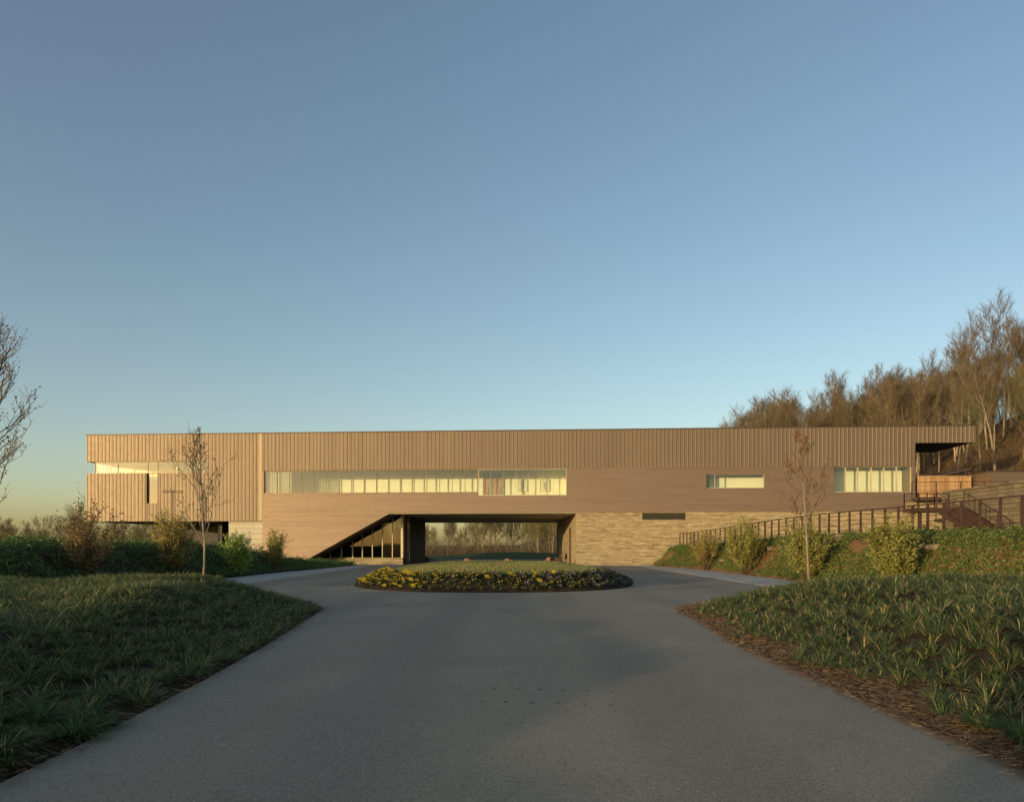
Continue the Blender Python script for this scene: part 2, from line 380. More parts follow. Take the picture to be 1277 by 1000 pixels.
XS = axis([(-2500, -300, 130), (-300, -80, 12), (-80, -26, 2.0), (-26, -8.5, .5), (-8.5, 9, .25), (9, 40, .5), (40, 90, 2.5), (90, 300, 12), (300, 2500, 130)])
YS = axis([(-400, -40, 30), (-40, 2, 1.5), (2, 24, .25), (24, 66, .5), (66, 160, 2.5), (160, 400, 12), (400, 2800, 100)])
V = np.array([(x, y, height(x, y)) for y in YS for x in XS]); nx, ny = len(XS), len(YS)
ii = (np.arange(ny-1)[:, None]*nx+np.arange(nx-1)[None, :]).ravel()
Fq = np.stack([ii, ii+1, ii+1+nx, ii+nx], 1)
cx = V[Fq].mean(1)
mi = np.zeros(len(Fq), int)                        # 0 meadow, 1 soil, 2 litter, 3 lawn, 4 clay
mi[(cx[:, 1] < 24.5)] = 1
mi[(cx[:, 1] >= 17) & (cx[:, 1] < 64) & (cx[:, 0] < -12) & (cx[:, 0] > -26)] = 1
mi[(cx[:, 1] >= 17) & (cx[:, 1] < 64) & (cx[:, 0] > 11) & (cx[:, 0] < 18)] = 4
mi[(cx[:, 0] >= 18) & (cx[:, 1] > 17)] = 2
mi[(cx[:, 1] > 95) & (cx[:, 0] > 9)] = 2
mi[(cx[:, 1] > 92) & (cx[:, 1] < 135) & (cx[:, 0] > -30) & (cx[:, 0] < 16)] = 3
struct(link('ground', npmesh('ground', V, Fq, [M['meadow'], M['soil'], M['litter'], M['lawn'], M['clay']], mi, True)))

def sheet(name, outline, z, mat, rz=None):
    bm = bmesh.new(); vs = [bm.verts.new((x, y, z)) for x, y in outline]; f = bm.faces.new(vs)
    bmesh.ops.triangulate(bm, faces=[f]); bm.normal_update()
    for f in bm.faces:
        if f.normal.z < 0: f.normal_flip()
    me = bpy.data.meshes.new(name); bm.to_mesh(me); bm.free(); me.materials.append(mat); return struct(link(name, me))
def contour(dfun, side):
    pts = []
    for k in range(0, 15): y = -30+k*3.0; pts.append(((xl(y) if side < 0 else xr(y))*1.0, y))
    r, yb = (3.6, 22.3) if side < 0 else (4.4, 22.6)
    pts = [p for p in pts if p[1] < yb-r-.2]
    for k in range(0, 13):
        t = k/12*pi/2; y = yb-r+r*sin(t)
        x0 = xl(y) if side < 0 else xr(y)
        pts.append((x0+side*(r-r*cos(t)), y))
    return [(x+side*.04+rnd.uniform(-.03, .03), y) for x, y in pts]
Lc, Rc = contour(dl, -1), contour(dr, 1)
outl = Lc+[(-11.42, 22.4), (-11.42, 61.5), (-9.2, 66.2), (-9.2, 99), (4.9, 99), (4.9, 65.0), (10.18, 64.2), (10.18, 23.3)]+Rc[::-1]
sheet('road', outl, .004, M['asphalt'])
def slab(name, pts, z0, z1, mat):
    mb = MB(); k = len(pts); i = 0
    mb.v = [(x, y, z0) for x, y in pts]+[(x, y, z1) for x, y in pts]
    mb.f = [tuple(range(k, 2*k))]+[(j, (j+1) % k, (j+1) % k+k, j+k) for j in range(k)]; mb.mi = [0]*len(mb.f)
    return struct(mb.build(name, mat))
slab('pavement', [(-14.3, 21), (-11.4, 21), (-11.4, 61.6), (-9.2, 66.0), (-13.0, 66.0), (-14.0, 58)], -.1, .014, M['concrete'])
slab('pavement', [(10.2, 22), (12.95, 22), (12.95, 50), (11.9, 63.8), (10.2, 64.1)], -.1, .014, M['concrete'])

# planted island in the middle of the turning court
IC, IRX, IRY, IN_ = (-.76, 37.0), 6.2, 10.8, 2.7
def isl_r(th):
    c_, s_ = abs(cos(th)), abs(sin(th)); return 1/((c_/IRX)**IN_+(s_/IRY)**IN_)**(1/IN_)
def bed_w(th):
    f = ss(.25, -.75, sin(th)); return lerp(.35, 1.75, f)
def isl_h(r, th):
    d = isl_r(th)-r
    return .50*ss(-.1, 1.7, d)+.22*ss(1.0, 4.5, d)*(.35+.65*ss(28, 44, IC[1]+r*sin(th)))+.02
def island(name, inner, mat, z):
    NT, NR = 180, 14; mb = MB()
    for k in range(NT):
        th = 2*pi*k/NT; Rr = isl_r(th); b = bed_w(th)
        for j in range(NR+1):
            r = (Rr-b)*j/NR if inner else Rr-b-.06+(b+.06)*j/NR
            mb.v.append((IC[0]+r*cos(th), IC[1]+r*sin(th), isl_h(r, th)+z-(.06 if (not inner and j == NR) else 0)))
    for k in range(NT):
        a, b = k*(NR+1), ((k+1) % NT)*(NR+1)
        for j in range(NR): mb.f.append((a+j, a+j+1, b+j+1, b+j)); mb.mi.append(0)
    return struct(mb.build(name, mat, None, True))
island('lawn', True, M['lawn'], .02)
island('flower_bed_soil', False, M['soil'], .0)

# ------------------------------------------------------------------ the long building
BROT = R(-4.0); BD = 65.0
cb_, sb_ = cos(BROT), sin(BROT)
def PX(px, py, v=0.0):       # photo point on the plane v metres behind the facade -> (u, z) in the building's frame
    dx, dz = (px-638.5)/F, (HOR-py)/F
    # world (t*dx, t, EYE+t*dz); local v = -sb*x + cb*(y-BD)
    t = (v+cb_*BD)/(-sb_*dx+cb_)
    x, y = t*dx, t-BD
    return (cb_*x+sb_*y, EYE+t*dz)
def U(px, v=0.0): return PX(px, HOR, v)[0]
B = empty('museum_building', (0, BD, 0), BROT)
tag(B, 'long copper-clad two-storey building bridging the driveway on a stone base', 'building')
ZT = 11.45; ZH = 8.18; ZSOF = 4.50; ZROOF = ZT-.35
uL, uS, uM, uR, uC = U(108), U(322.5), U(327.5), U(1141.5), U(1217)
DEP = 25.0; TH = .32
PITCH = .335
def ribs(mb, u0, u1, z0, z1, v=0.0, flip=1):
    k = math.floor(u0/PITCH)
    while k*PITCH < u1-1e-4:
        a, b = max(k*PITCH, u0), min((k+1)*PITCH, u1); k += 1
        if b-a < .02: continue
        rr = random.Random(k*13+5); j = rr.uniform(-.002, .002); wdt = b-a
        prof = [(a, v-.010), (a+wdt*.10, v-.056), (a+wdt*.22, v-.056+j), (a+wdt*.44, v-.030), (a+wdt*.93, v-.018+j), (b, v-.010)]
        i = len(mb.v)
        for (uu, vv) in prof: mb.v += [(uu, vv, z0), (uu, vv, z1)]
        for q in range(len(prof)-1):
            mb.f.append((i+2*q, i+2*q+2, i+2*q+3, i+2*q+1)); mb.mi.append(0)
        mb.f.append(tuple(i+2*q+1 for q in range(len(prof)))); mb.mi.append(0)
        mb.f.append(tuple(i+2*q for q in range(len(prof)-1, -1, -1))); mb.mi.append(0)
def clad_rect(mb, back, u0, u1, z0, z1): ribs(mb, u0, u1, z0, z1); back.box(u0, u1, .0, TH, z0, z1)
rib, bk = MB(), MB()
# far wing
zs1, zs0 = PX(150, 575.5)[1], PX(150, 590.3)[1]; zb = PX(150, 650)[1]
ua, ub, uc, ud = U(183), U(196.5), U(258.5), U(117.5)
zv = PX(190, 627.5)[1]
clad_rect(rib, bk, uL, uS, zs1, ZT)
clad_rect(rib, bk, uL, ua, zb, zs0)
clad_rect(rib, bk, ua, ub, zb, zv)
clad_rect(rib, bk, ub, uc, zb, zs0)
clad_rect(rib, bk, uc, uS, zb, zs1)
# upper band over the main front, then the canopy
clad_rect(rib, bk, uM, uR, ZH, ZT)
zc = PX(1180, 552)[1]
clad_rect(rib, bk, uR, uC, zc, ZT)
rib.build('ribbed_cladding', M['copper_rib'], B)
# coping on top
mb = MB(); mb.box(uL-.04, uC+.04, -.115, .5, ZT, ZT+.06); mb.build('coping', M['copper_dark'], B)
mb = MB(); mb.box(uS, uM, -.03, TH, zb, ZT-.002)
mb.build('downpipe_trim', M['trim'], B)
# plank cladding with the window openings
hW = [('W1', U(329.5), U(596), 6.20, ZH, 0), ('W2', U(596), U(706.5), 5.93, ZH, 0),
      ('W3', U(881), U(953.5), PX(917, 608.5)[1], PX(917, 591)[1], 0), ('W4', U(1040), U(1137.5), PX(1090, 613.5)[1], ZH, 0)]
ROW = .205
zrows = sorted(set([ZSOF+ROW*k for k in range(-22, 19) if ZSOF+ROW*k < ZH-.02]+[0.0, ZH]+[h[3] for h in hW]+[h[4] for h in hW]))
uDa, uDb = U(371.5), U(488)      # slanting lower edge
pl = MB(); rp = random.Random(3)
def plank_seg(a, b, z0, z1, a0=None):
    row = math.floor((z0-ZSOF)/ROW+1e-4); f0 = (z0-ZSOF)/ROW-row; f1 = (z1-ZSOF)/ROW-row
    v0, v1 = -.030*(1-f0), -.030*(1-min(f1, 1))
    # break into sheets so the joints and tones vary
    cuts = [a]; r2 = random.Random(int(row*71+9)); x = -45+r2.uniform(0, 4)
    while x < b:
        if x > a+.3 and x < b-.3: cuts.append(x)
        x += r2.uniform(2.4, 4.2)
    cuts.append(b)
    for p, q in zip(cuts[:-1], cuts[1:]):
        q -= .004
        zj = z0+.026 if f0 < .02 else z0
        if zj > z0: pl.box(p, q, .02, TH, z0, zj)
        pl.hexa([(p, v0, zj), (q, v0, zj), (q, TH, zj), (p, TH, zj), (p, v1, z1), (q, v1, z1), (q, TH, z1), (p, TH, z1)])
for z0, z1 in zip(zrows[:-1], zrows[1:]):
    if z1-z0 < .004: continue
    zm = (z0+z1)/2
    if zm > ZSOF:
        ops = sorted([(h[1], h[2]) for h in hW if h[3] < zm < h[4]])
        x = uM
        for a, b in ops:
            if a > x+.01: plank_seg(x, a, z0, z1)
            x = b
        plank_seg(x, uR, z0, z1)
    else:                                       # triangle that comes down to the ground
        e0 = lerp(uDa, uDb, z0/ZSOF); e1 = lerp(uDa, uDb, z1/ZSOF)
        row = math.floor((z0-ZSOF)/ROW+1e-4); f0 = (z0-ZSOF)/ROW-row; f1 = (z1-ZSOF)/ROW-row
        v0, v1 = -.030*(1-f0), -.030*(1-min(f1, 1))
        ej = lerp(e0, e1, .026/max(z1-z0, .03)); zj = z0+.026
        pl.hexa([(uM, .02, z0), (e0, .02, z0), (e0, TH, z0), (uM, TH, z0), (uM, .02, zj), (ej, .02, zj), (ej, TH, zj), (uM, TH, zj)])
        pl.hexa([(uM, v0, zj), (ej, v0, zj), (ej, TH, zj), (uM, TH, zj), (uM, v1, z1), (e1, v1, z1), (e1, TH, z1), (uM, TH, z1)])
pl.build('plank_cladding', M['copper_plank'], B)
bk.build('wall_backing', M['copper_dark'], B)
# slanting reveal, soffits, roof, ends and back
mb = MB()
du, dz_ = uDb-uDa, ZSOF; Ld = hypot(du, dz_); nxx, nzz = dz_/Ld*.12, -du/Ld*.12
mb.hexa([(uDa-.06, TH, -.02), (uDa+nxx+.2, TH, -.02), (uDa+nxx+.2, 3.1, -.02), (uDa-.06, 3.1, -.02), (uDb-.06, TH, ZSOF-.06), (uDb+nxx, TH, ZSOF-.10), (uDb+nxx, 3.1, ZSOF-.10), (uDb-.06, 3.1, ZSOF-.06)])
mb.build('slanted_reveal', M['copper_dark'], B)
uP0, uP1 = U(503, 2.6), U(718)               # passage sides
mb = MB(); mb.box(uDb-.1, uP1+.3, .02, DEP, ZSOF-.10, ZSOF+.18); mb.build('passage_soffit', M['soffit'], B)
mb = MB(); mb.box(uDa, uP1+.3, -.012, .02, ZSOF-.06, ZSOF+.0); mb.build('soffit_edge', M['bronze'], B)
mb = MB(); mb.box(uL+.3, uR-.05, TH, DEP, ZROOF-.3, ZROOF); mb.build('roof', M['copper_dark'], B)
mb = MB(); mb.box(uR-.05, uC-.02, TH, 7.0, ZROOF-.2, ZROOF); mb.box(uR+.02, uC-.02, TH, 7.0, zc+.04, zc+.16)
mb.box(uC-.32, uC-.02, TH, 7.0, zc+.16, ZROOF-.2); mb.build('canopy', M['copper_dark'], B)
# end wall of the far wing with its wrap-round slot, other outer walls
mb = MB()
mb.box(uL, uL+TH, TH, DEP, zs1, ZT); mb.box(uL, uL+TH, TH, DEP, zb, zs0); mb.box(uL, uL+TH, 8.5, DEP, zs0, zs1)
mb.box(uR-TH, uR, TH, DEP, ZSOF-2.6, ZROOF)
mb.box(uL, uR, DEP, DEP+.3, ZH+.2, ZT); mb.box(uL, U(330), DEP, DEP+.3, zb, ZH+.2); mb.box(U(330), uR, DEP, DEP+.3, ZSOF-.1, 6.2); mb.box(U(720), uR, DEP, DEP+.3, 6.2, ZH+.2)
mb.build('outer_wall', M['copper_plank'], B)
# underside and recessed base of the far wing
mb = MB(); mb.box(uL+.05, uS, .05, DEP, zb+.05, zb+.2); mb.build('wing_soffit', M['copper_dark'], B)
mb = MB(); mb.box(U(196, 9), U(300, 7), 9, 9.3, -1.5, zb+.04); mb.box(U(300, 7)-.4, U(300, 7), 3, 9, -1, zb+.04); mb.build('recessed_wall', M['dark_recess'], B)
zlm = zb-.02
mb = MB(); mb.box(U(283), uM-.004, .35, 1.2, -1, zlm); mb.build('limestone_pier', M['limestone'], B)
# stone base
zst = ZSOF-.0
w5 = (U(801), U(855.5), PX(828, 648)[1], ZSOF-.09)
mb = MB()
u0s = uP1+.004
mb.box(u0s, w5[0], .06, .6, -.3, zst); mb.box(w5[1], uR-.1, .06, .6, -.3, zst); mb.box(w5[0], w5[1], .06, .6, -.3, w5[2]); mb.box(w5[0], w5[1], .06, .6, w5[3], zst)
SK = -.0699
u1s = u0s+SK*DEP; mb.hexa([(u0s, .6, -.3), (u0s+.5, .6, -.3), (u1s+.5, DEP-.02, -.3), (u1s, DEP-.02, -.3), (u0s, .6, zst-.11), (u0s+.5, .6, zst-.11), (u1s+.5, DEP-.02, zst-.11), (u1s, DEP-.02, zst-.11)])
mb.box(uR-.6, uR-.1, .6, DEP, -.3, zst)
mb.build('stone_base', M['stone'], B)
dn = MB(); a, b = u0s+SK*5.5, u0s+SK*6.3; dn.hexa([(a-.09, 5.5, 0), (a+.05, 5.5, 0), (b+.05, 6.3, 0), (b-.09, 6.3, 0), (a-.09, 5.5, 3.3), (a+.05, 5.5, 3.3), (b+.05, 6.3, 3.3), (b-.09, 6.3, 3.3)]); dn.build('side_door', M['copper_dark'], B)
dn = MB(); a = u1s; dn.box(a-.12, a+.3, DEP-.015, DEP+.28, 0, ZSOF-.13); dn.build('side_window_frame', M['copper_dark'], B)
# atrium under the slant: sill, glass, mullions, end wall
vG = 2.6
zsill = PX(450, 695, vG)[1]
sill0 = U(388, vG)
mb = MB(); mb.box(sill0, uP0+.0, vG-.25, vG+.25, -.1, zsill)
mb.build('stone_sill', M['stone'], B)
aw = empty('atrium_glazing'); aw.parent = B
fr = MB(); gl = MB()
du_dz = (uDb-uDa)/ZSOF
def slant_top(u): return min(ZSOF-.11, (u-uDa)/du_dz-.02)
pxs = [400, 412, 426, 440, 452, 464.5, 477, 489.5, 500.5]
mul = [U(p, vG) for p in pxs]
for q, u in enumerate(mul):
    zt = slant_top(u)
    if zt > zsill+.1:
        fr = MB(); fr.box(u-.035, u+.035, vG-.07, vG+.09, zsill, zt); fr.build('mullion', M['pale_metal'], aw)

for u0, u1 in zip(mul[:-1], mul[1:]):
    a, b = u0+.036, u1-.036
    za, zb2 = slant_top(a), slant_top(b)
    if za > zsill+.05:
        gl.hexa([(a, vG, zsill), (b, vG, zsill), (b, vG+.015, zsill), (a, vG+.015, zsill), (a, vG, za), (b, vG, zb2), (b, vG+.015, zb2), (a, vG+.015, za)])
gl.build('pane', M['glass_dark'], aw)
mb = MB(); mb.box(mul[-1]+.04, uP0, vG-.16, vG+.5, zsill, ZSOF-.12); mb.build('corner_post', M['pale_metal'], B)
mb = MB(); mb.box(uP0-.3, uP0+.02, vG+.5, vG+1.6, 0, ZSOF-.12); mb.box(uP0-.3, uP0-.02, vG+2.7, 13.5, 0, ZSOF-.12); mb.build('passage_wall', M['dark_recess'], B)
mb = MB(); mb.box(uP0-.06, uP0+.03, vG+1.6, vG+1.68, 0, ZSOF-.12); mb.box(uP0-.06, uP0+.03, vG+2.62, vG+2.7, 0, ZSOF-.12); mb.build('entrance_door_frame', M['pale_metal'], B)
mb = MB(); mb.box(uP0-.02, uP0-.005, vG+1.68, vG+2.62, 0, ZSOF-.12); mb.build('entrance_door', M['glass_dark'], B)
mb = MB(); mb.box(uDa-.5, uP0-.3, vG+.26, 13.5, .0, .12); mb.build('atrium_floor', M['floorin'], B)
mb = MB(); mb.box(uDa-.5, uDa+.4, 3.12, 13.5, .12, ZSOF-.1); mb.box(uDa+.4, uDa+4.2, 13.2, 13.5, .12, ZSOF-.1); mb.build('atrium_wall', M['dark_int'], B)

# windows: each is frame + pane
def window(name, u0, u1, z0, z1, divs, mat=M['bronze'], v=.10, fw=.05, mw=.035, glass='glass', parent=B, vdepth=.1):
    wn = empty(name); wn.parent = parent
    f, g = MB(), MB()
    f.box(u0, u1, v-.03, v+vdepth, z0, z0+fw); f.box(u0, u1, v-.03, v+vdepth, z1-fw, z1)
    f.box(u0, u0+fw, v-.03, v+vdepth, z0+fw, z1-fw); f.box(u1-fw, u1, v-.03, v+vdepth, z0+fw, z1-fw)
    xs = [lerp(u0, u1, k/divs) for k in range(1, divs)] if isinstance(divs, int) else divs
    for x in xs: f.box(x-mw/2, x+mw/2, v-.02, v+vdepth-.01, z0+fw, z1-fw)
    e = [u0+fw]+[x for x in xs]+[u1-fw]
    for a, b in zip(e[:-1], e[1:]): g.box(a+mw/2+.001, b-mw/2-.001, v+.02, v+.03, z0+fw, z1-fw)
    f.build('window_frame', mat, wn); g.build('pane', M[glass], wn)
    return wn
W1, W2, W3, W4 = hW
window('window', W1[1], W1[2]-.02, W1[3], W1[4], 17, vdepth=.12)
window('window', W2[1]+.02, W2[2], W2[3], W2[4], 7, v=.06, mw=.02, mat=M['pale_metal'])
window('window', W3[1], W3[2], W3[3], W3[4], [U(892)], v=.2, mat=M['pale_metal'])
window('window', W4[1], W4[2], W4[3], W4[4], [U(p) for p in (1055.5, 1071, 1087.5, 1103.5, 1119.5)], v=.22, mat=M['pale_metal'], mw=.09)
window('window', w5[0], w5[1], w5[2], w5[3], [U(844)], v=.3, mat=M['copper_dark'], glass='glass_dark')
window('window', ud, uc, zs0, zs1, [U(146), U(183.5), U(196), U(221), U(240)], v=.12, mw=.03)
window('window', ua, ub, zv, zs0, [], v=.2, mw=.03)
cw = empty('window'); cw.parent = B
f, g = MB(), MB()
for vv in (.3, 2.4, 4.4, 6.4, 8.4): f = MB(); f.box(ud-.05, ud+.05, vv, vv+.06, zs0, zs1); f.build('mullion', M['bronze'], cw)
for a, b in zip((.37, 2.47, 4.47, 6.47), (2.39, 4.39, 6.39, 8.39)): g.box(ud-.006, ud+.006, a, b, zs0, zs1)
g.build('pane', M['glass'], cw)

# rooms behind the glass
fl = MB(); fl.box(uM+.05, uR-TH-.02, TH+.01, DEP, 4.70, 5.0); fl.build('upper_floor', M['floorin'], B)
ce = MB(); ce.box(uM+.05, uR-TH-.02, TH+.01, DEP, 8.55, 8.75); ce.build('ceiling', M['ceil'], B)
def iwall(*a): q = MB(); q.box(*a); q.build('interior_wall', M['plaster'], B)
iwall(U(596), U(720), 4.2, 4.4, 5.0, 8.55); iwall(uM+.05, U(596)-.0, 4.0, 4.2, 5.0, 8.55)
iwall(U(709), U(709)+.2, TH+.02, 4.2, 5.0, 8.55)
iwall(U(889), U(1028), 1.5, 1.7, 5.0, 8.55); iwall(U(868), U(868)+.2, TH+.02, 6.5, 5.0, 8.55); iwall(U(868), U(893), 6.5, 6.7, 5.0, 8.55)
iwall(U(1028), U(1028)+.2, TH+.02, 1.7, 5.0, 8.55); iwall(U(1030)+.21, uR-TH-.03, 1.7, 1.9, 5.0, 8.55)
iwall(uM+.02, uM+.2, TH+.02, 4.0, 5.0, 8.55)
fl = MB(); fl.box(uL+TH+.01, uS-.05, TH+.01, 16, zb+.22, zb+.42); fl.build('wing_floor', M['floorin'], B)
ce = MB(); ce.box(uL+TH+.01, uS-.05, TH+.01, 16, zs1+.2, zs1+.35); ce.build('wing_ceiling', M['ceil'], B)
wl = MB(); wl.box(U(150, 5), uS-.06, 5.2, 5.4, zb+.42, zs1+.2); wl.box(ub+.9, ub+1.1, 1.5, 4.2, zb+.42, zs1+.2)
wl.box(ua-.9, ub+.7, 1.6, 1.75, zb+.42, zs0-.15)
wl.build('wing_partition', M['plaster'], B)
# slatted blinds behind the first three panes
cu = MB()
u0, u1 = W1[1]+.06, U(361)
k = 0; x = u0
while x < u1:
    a = .045 if k % 2 else .0
    cu.box(x, x+.07, .36+a, .375+a, 5.4, ZH+.1); x += .075; k += 1
nb = N('pleated_blind'); nb.pbr((.62, .60, .50), .9, 0, None, .1, .45); cu.build('curtain', nb.m, B)
# doors on the back wall of the lobby
for pa, pb in ((599.5, 610.5), (614.5, 626)):
    vD = 4.06
    mb = MB(); a, b = U(pa, vD), U(pb, vD); zt = PX(605, 594.5, vD)[1]
    mb.box(a, b, vD, vD+.12, 5.0, zt); dd = mb.build('interior_door', M['wood_door'], B)
    mb = MB(); mb.box(a-.12, a-.005, vD-.05, vD+.14, 5.0, zt+.2); mb.box(b+.005, b+.12, vD-.05, vD+.14, 5.0, zt+.2); mb.box(a-.005, b+.005, vD-.05, vD+.14, zt+.005, zt+.2)
    mb.build('door_frame', M['grey_metal'], dd)
    mb = MB(); mb.box(b-.16, b-.12, vD-.07, vD-.01, 5.9, 6.9); mb.build('handle', M['grey_metal'], dd)
# framed drawings on the lobby wall
def bw(u, v, z): return (cb_*u-sb_*v, BD+sb_*u+cb_*v, z)
for pa, pb, seed, lab in ((646.5, 657.5, 4, 'framed pencil drawing on the cream lobby wall nearest the wooden doors'), (674, 685, 9, 'framed pencil drawing on the cream lobby wall farther from the wooden doors')):
    vA = 4.12; a, b = U(pa, vA), U(pb, vA); z0, z1 = PX(650, 612.5, vA)[1], PX(650, 598.5, vA)[1]
    pr = empty('framed_drawing', bw((a+b)/2, vA, (z0+z1)/2), BROT); tag(pr, lab, 'picture', 'framed drawings on the lobby wall')
    hw_, hh = (b-a)/2, (z1-z0)/2
    mb = MB(); mb.box(-hw_, hw_, -.0, .06, -hh, hh); mb.build('paper', M['paper'], pr)
    mb = MB()
    for q in ((-hw_-.03, -hw_-.002, -hh-.03, hh+.03), (hw_+.002, hw_+.03, -hh-.03, hh+.03), (-hw_-.002, hw_+.002, hh+.002, hh+.03), (-hw_-.002, hw_+.002, -hh-.03, -hh-.002)): mb.box(q[0], q[1], -.03, .06, q[2], q[3])
    mb.build('frame', M['black_frame'], pr)
    mb = MB(); r2 = random.Random(seed); pts = []
    for k in range(26):
        t = k/25; pts.append((.20*hw_*sin(t*13+seed)+r2.uniform(-.22, .22)*hw_, -.012, hh*(.62-1.2*t)+r2.uniform(-.08, .08)))
    mb.tube(pts, [.022]*len(pts), 4); mb.build('sketch', M['ink'], pr)

# ------------------------------------------------------------------ terrace, stair, walls and fences at the high end
def rail_run(name, path, zf, hgt, step, label, group=None, r=.05, cables=4, pw=.05, cab=.012):
    p0 = path[0]; o = empty(name, (p0[0], p0[1], zf(*p0))); tag(o, label, 'railing', group)
    ox, oy, oz = o.location
    pts = []
    for (a, b) in zip(path[:-1], path[1:]):
        L = hypot(b[0]-a[0], b[1]-a[1]); k = max(1, int(round(L/step)))
        pts += [(lerp(a[0], b[0], i/k), lerp(a[1], b[1], i/k)) for i in range(k)]
    pts.append(path[-1])
    loc = [(x-ox, y-oy, zf(x, y)-oz) for x, y in pts]
    mb = MB(); mb.box(-pw/2, pw/2, -pw/2, pw/2, -.3, hgt); pm = mb.mesh('post', [M['rail']])
    for x, y, z in loc:
        q = link('post', pm, o); q.location = (x, y, z)
    mb = MB(); mb.tube([(x, y, z+hgt+.0) for x, y, z in loc], [r*.6]*len(loc), 6, True); mb.build('top_rail', M['rail'], o)
    mb = MB()
    for c_ in range(cables):
        mb.tube([(x, y, z+hgt*(c_+.6)/(cables+.4)) for x, y, z in loc], [cab]*len(loc), 4)
    mb.build('cable', M['rail'], o)
    return o
rpath = [(rail_x(y), y) for y in [62.6-.985*k for k in range(0, 47)]]
rail_run('railing', rpath, lambda x, y: rail_z(y)-.02, 1.22, 3, 'long rust-brown steel post railing running along the top of the planted bank', None, .045, 5, .075, .009)
# retaining wall of grey blocks
wp = [(33.6, 57.6), (31.9, 56.5), (31.5, 46), (30.9, 30), (30.4, 18)]
mb = MB()
for a, b in zip(wp[:-1], wp[1:]):
    nxv, nyv = (b[1]-a[1]), -(b[0]-a[0]); L = hypot(nxv, nyv); nxv, nyv = -nxv/L*.45, -nyv/L*.45
    mb.hexa([(b[0], b[1], 0.2), (a[0], a[1], 0.2), (a[0]+nxv, a[1]+nyv, .2), (b[0]+nxv, b[1]+nyv, .2), (b[0], b[1], 5.55), (a[0], a[1], 5.55), (a[0]+nxv, a[1]+nyv, 5.55), (b[0]+nxv, b[1]+nyv, 5.55)])
rw = empty('retaining_wall'); tag(rw, 'grey-tan stone block retaining wall behind the steel stair', 'wall')
mb.build('wall', M['stone_block'], rw)
mb = MB()
for a, b in zip(wp[:-1], wp[1:]):
    mb.hexa([(b[0]-.08, b[1], 5.553), (a[0]-.08, a[1], 5.553), (a[0]+.5, a[1], 5.553), (b[0]+.5, b[1], 5.553), (b[0]-.08, b[1], 5.66), (a[0]-.08, a[1], 5.66), (a[0]+.5, a[1], 5.66), (b[0]+.5, b[1], 5.66)])
mb.build('coping', M['stone_block'], rw)
# deck at the building end, its edge beam and railing
dk = empty('deck', (0, 0, 0)); tag(dk, 'raised steel-edged deck at the end of the copper building', 'deck')
mb = MB(); mb.hexa([(30.5, 58.2, 5.1), (34.2, 57.8, 5.1), (36.5, 65, 5.1), (33.2, 62.6, 5.1), (30.5, 58.2, 5.35), (34.2, 57.8, 5.35), (36.5, 65, 5.35), (33.2, 62.6, 5.35)]); mb.build('deck_slab', M['copper_dark'], dk)
mb = MB(); mb.hexa([(31.2, 59.2, .5), (34.0, 58.6, .5), (34.4, 61, .5), (31.8, 61.6, .5), (31.2, 59.2, 5.09), (34.0, 58.6, 5.09), (34.4, 61, 5.09), (31.8, 61.6, 5.09)]); mb.build('deck_base', M['stone'], dk)
rail_run('railing', [(30.6, 58.3), (34.1, 57.9), (37.5, 57.6)], lambda x, y: 5.35, 1.15, 1.5, 'dark steel railing along the edge of the raised deck before the timber fence', None, .04, 3, .06, .01)
# stair running down along the retaining wall
st = empty('steel_stair', (29.4, 52.5, 4.25)); tag(st, 'rust-brown steel stair with railings coming down along the stone block wall', 'stair')
mb = MB(); mb.box(-1.6, 1.7, -.2, 1.7, -.28, 0); mb.build('landing', M['rail'], st)
mb = MB(); mb.box(-1.95, -1.6, -.1, .15, -.45, -.1); mb.build('support_beam', M['rail'], st)
for x in (-1.3, 1.2):
    mb = MB(); mb.box(x, x+.2, .1, .3, -2.4, -.28); mb.build('support_post', M['rail'], st)
NS = 13; rise, run = 2.25/NS, .40
mb = MB()
for k in range(NS):
    y1 = -.2-run*k; mb.box(-.2, 1.6, y1-run, y1, -rise*(k+1)-.04, -rise*(k+1)); mb.box(-.2, 1.6, y1-.03, y1-.004, -rise*(k+1)+.002, -rise*k-.045)
mb.build('step', M['rail'], st)
for sx in (-.26, 1.62):
    mb = MB(); yb_ = -.2-run*NS
    mb.hexa([(sx, yb_, -2.55), (sx+.05, yb_, -2.55), (sx+.05, -.2, -.30), (sx, -.2, -.30), (sx, yb_, -2.2), (sx+.05, yb_, -2.2), (sx+.05, -.2, .06), (sx, -.2, .06)])
    mb.build('stringer', M['rail'], st)
    mb = MB()
    for k in range(0, NS+1, 3): y1 = -.2-run*k; mb.box(sx, sx+.045, y1-.025, y1+.025, -rise*k+.02, -rise*k+1.08)
    for zz in (1.05, .75, .45): mb.bar((sx+.022, -.2, zz), (sx+.022, yb_, zz-2.25), .028 if zz > 1 else .012, 6)
    if sx < 0:
        for x in (-1.55, -.9): mb.box(x, x+.05, -.2, -.15, .0, 1.08)
        for zz in (1.05, .7, .35): mb.bar((-1.55, -.17, zz), (-.26, -.17, zz), .02)
    for x in (-1.55, -.5, .6, 1.62): mb.box(x, x+.05, 1.62, 1.67, .0, 1.08)
    mb.bar((-1.55, 1.645, 1.07 if sx < 0 else .6), (1.62, 1.645, 1.07 if sx < 0 else .6), .022)
    mb.build('stair_railing', M['rail'], st)
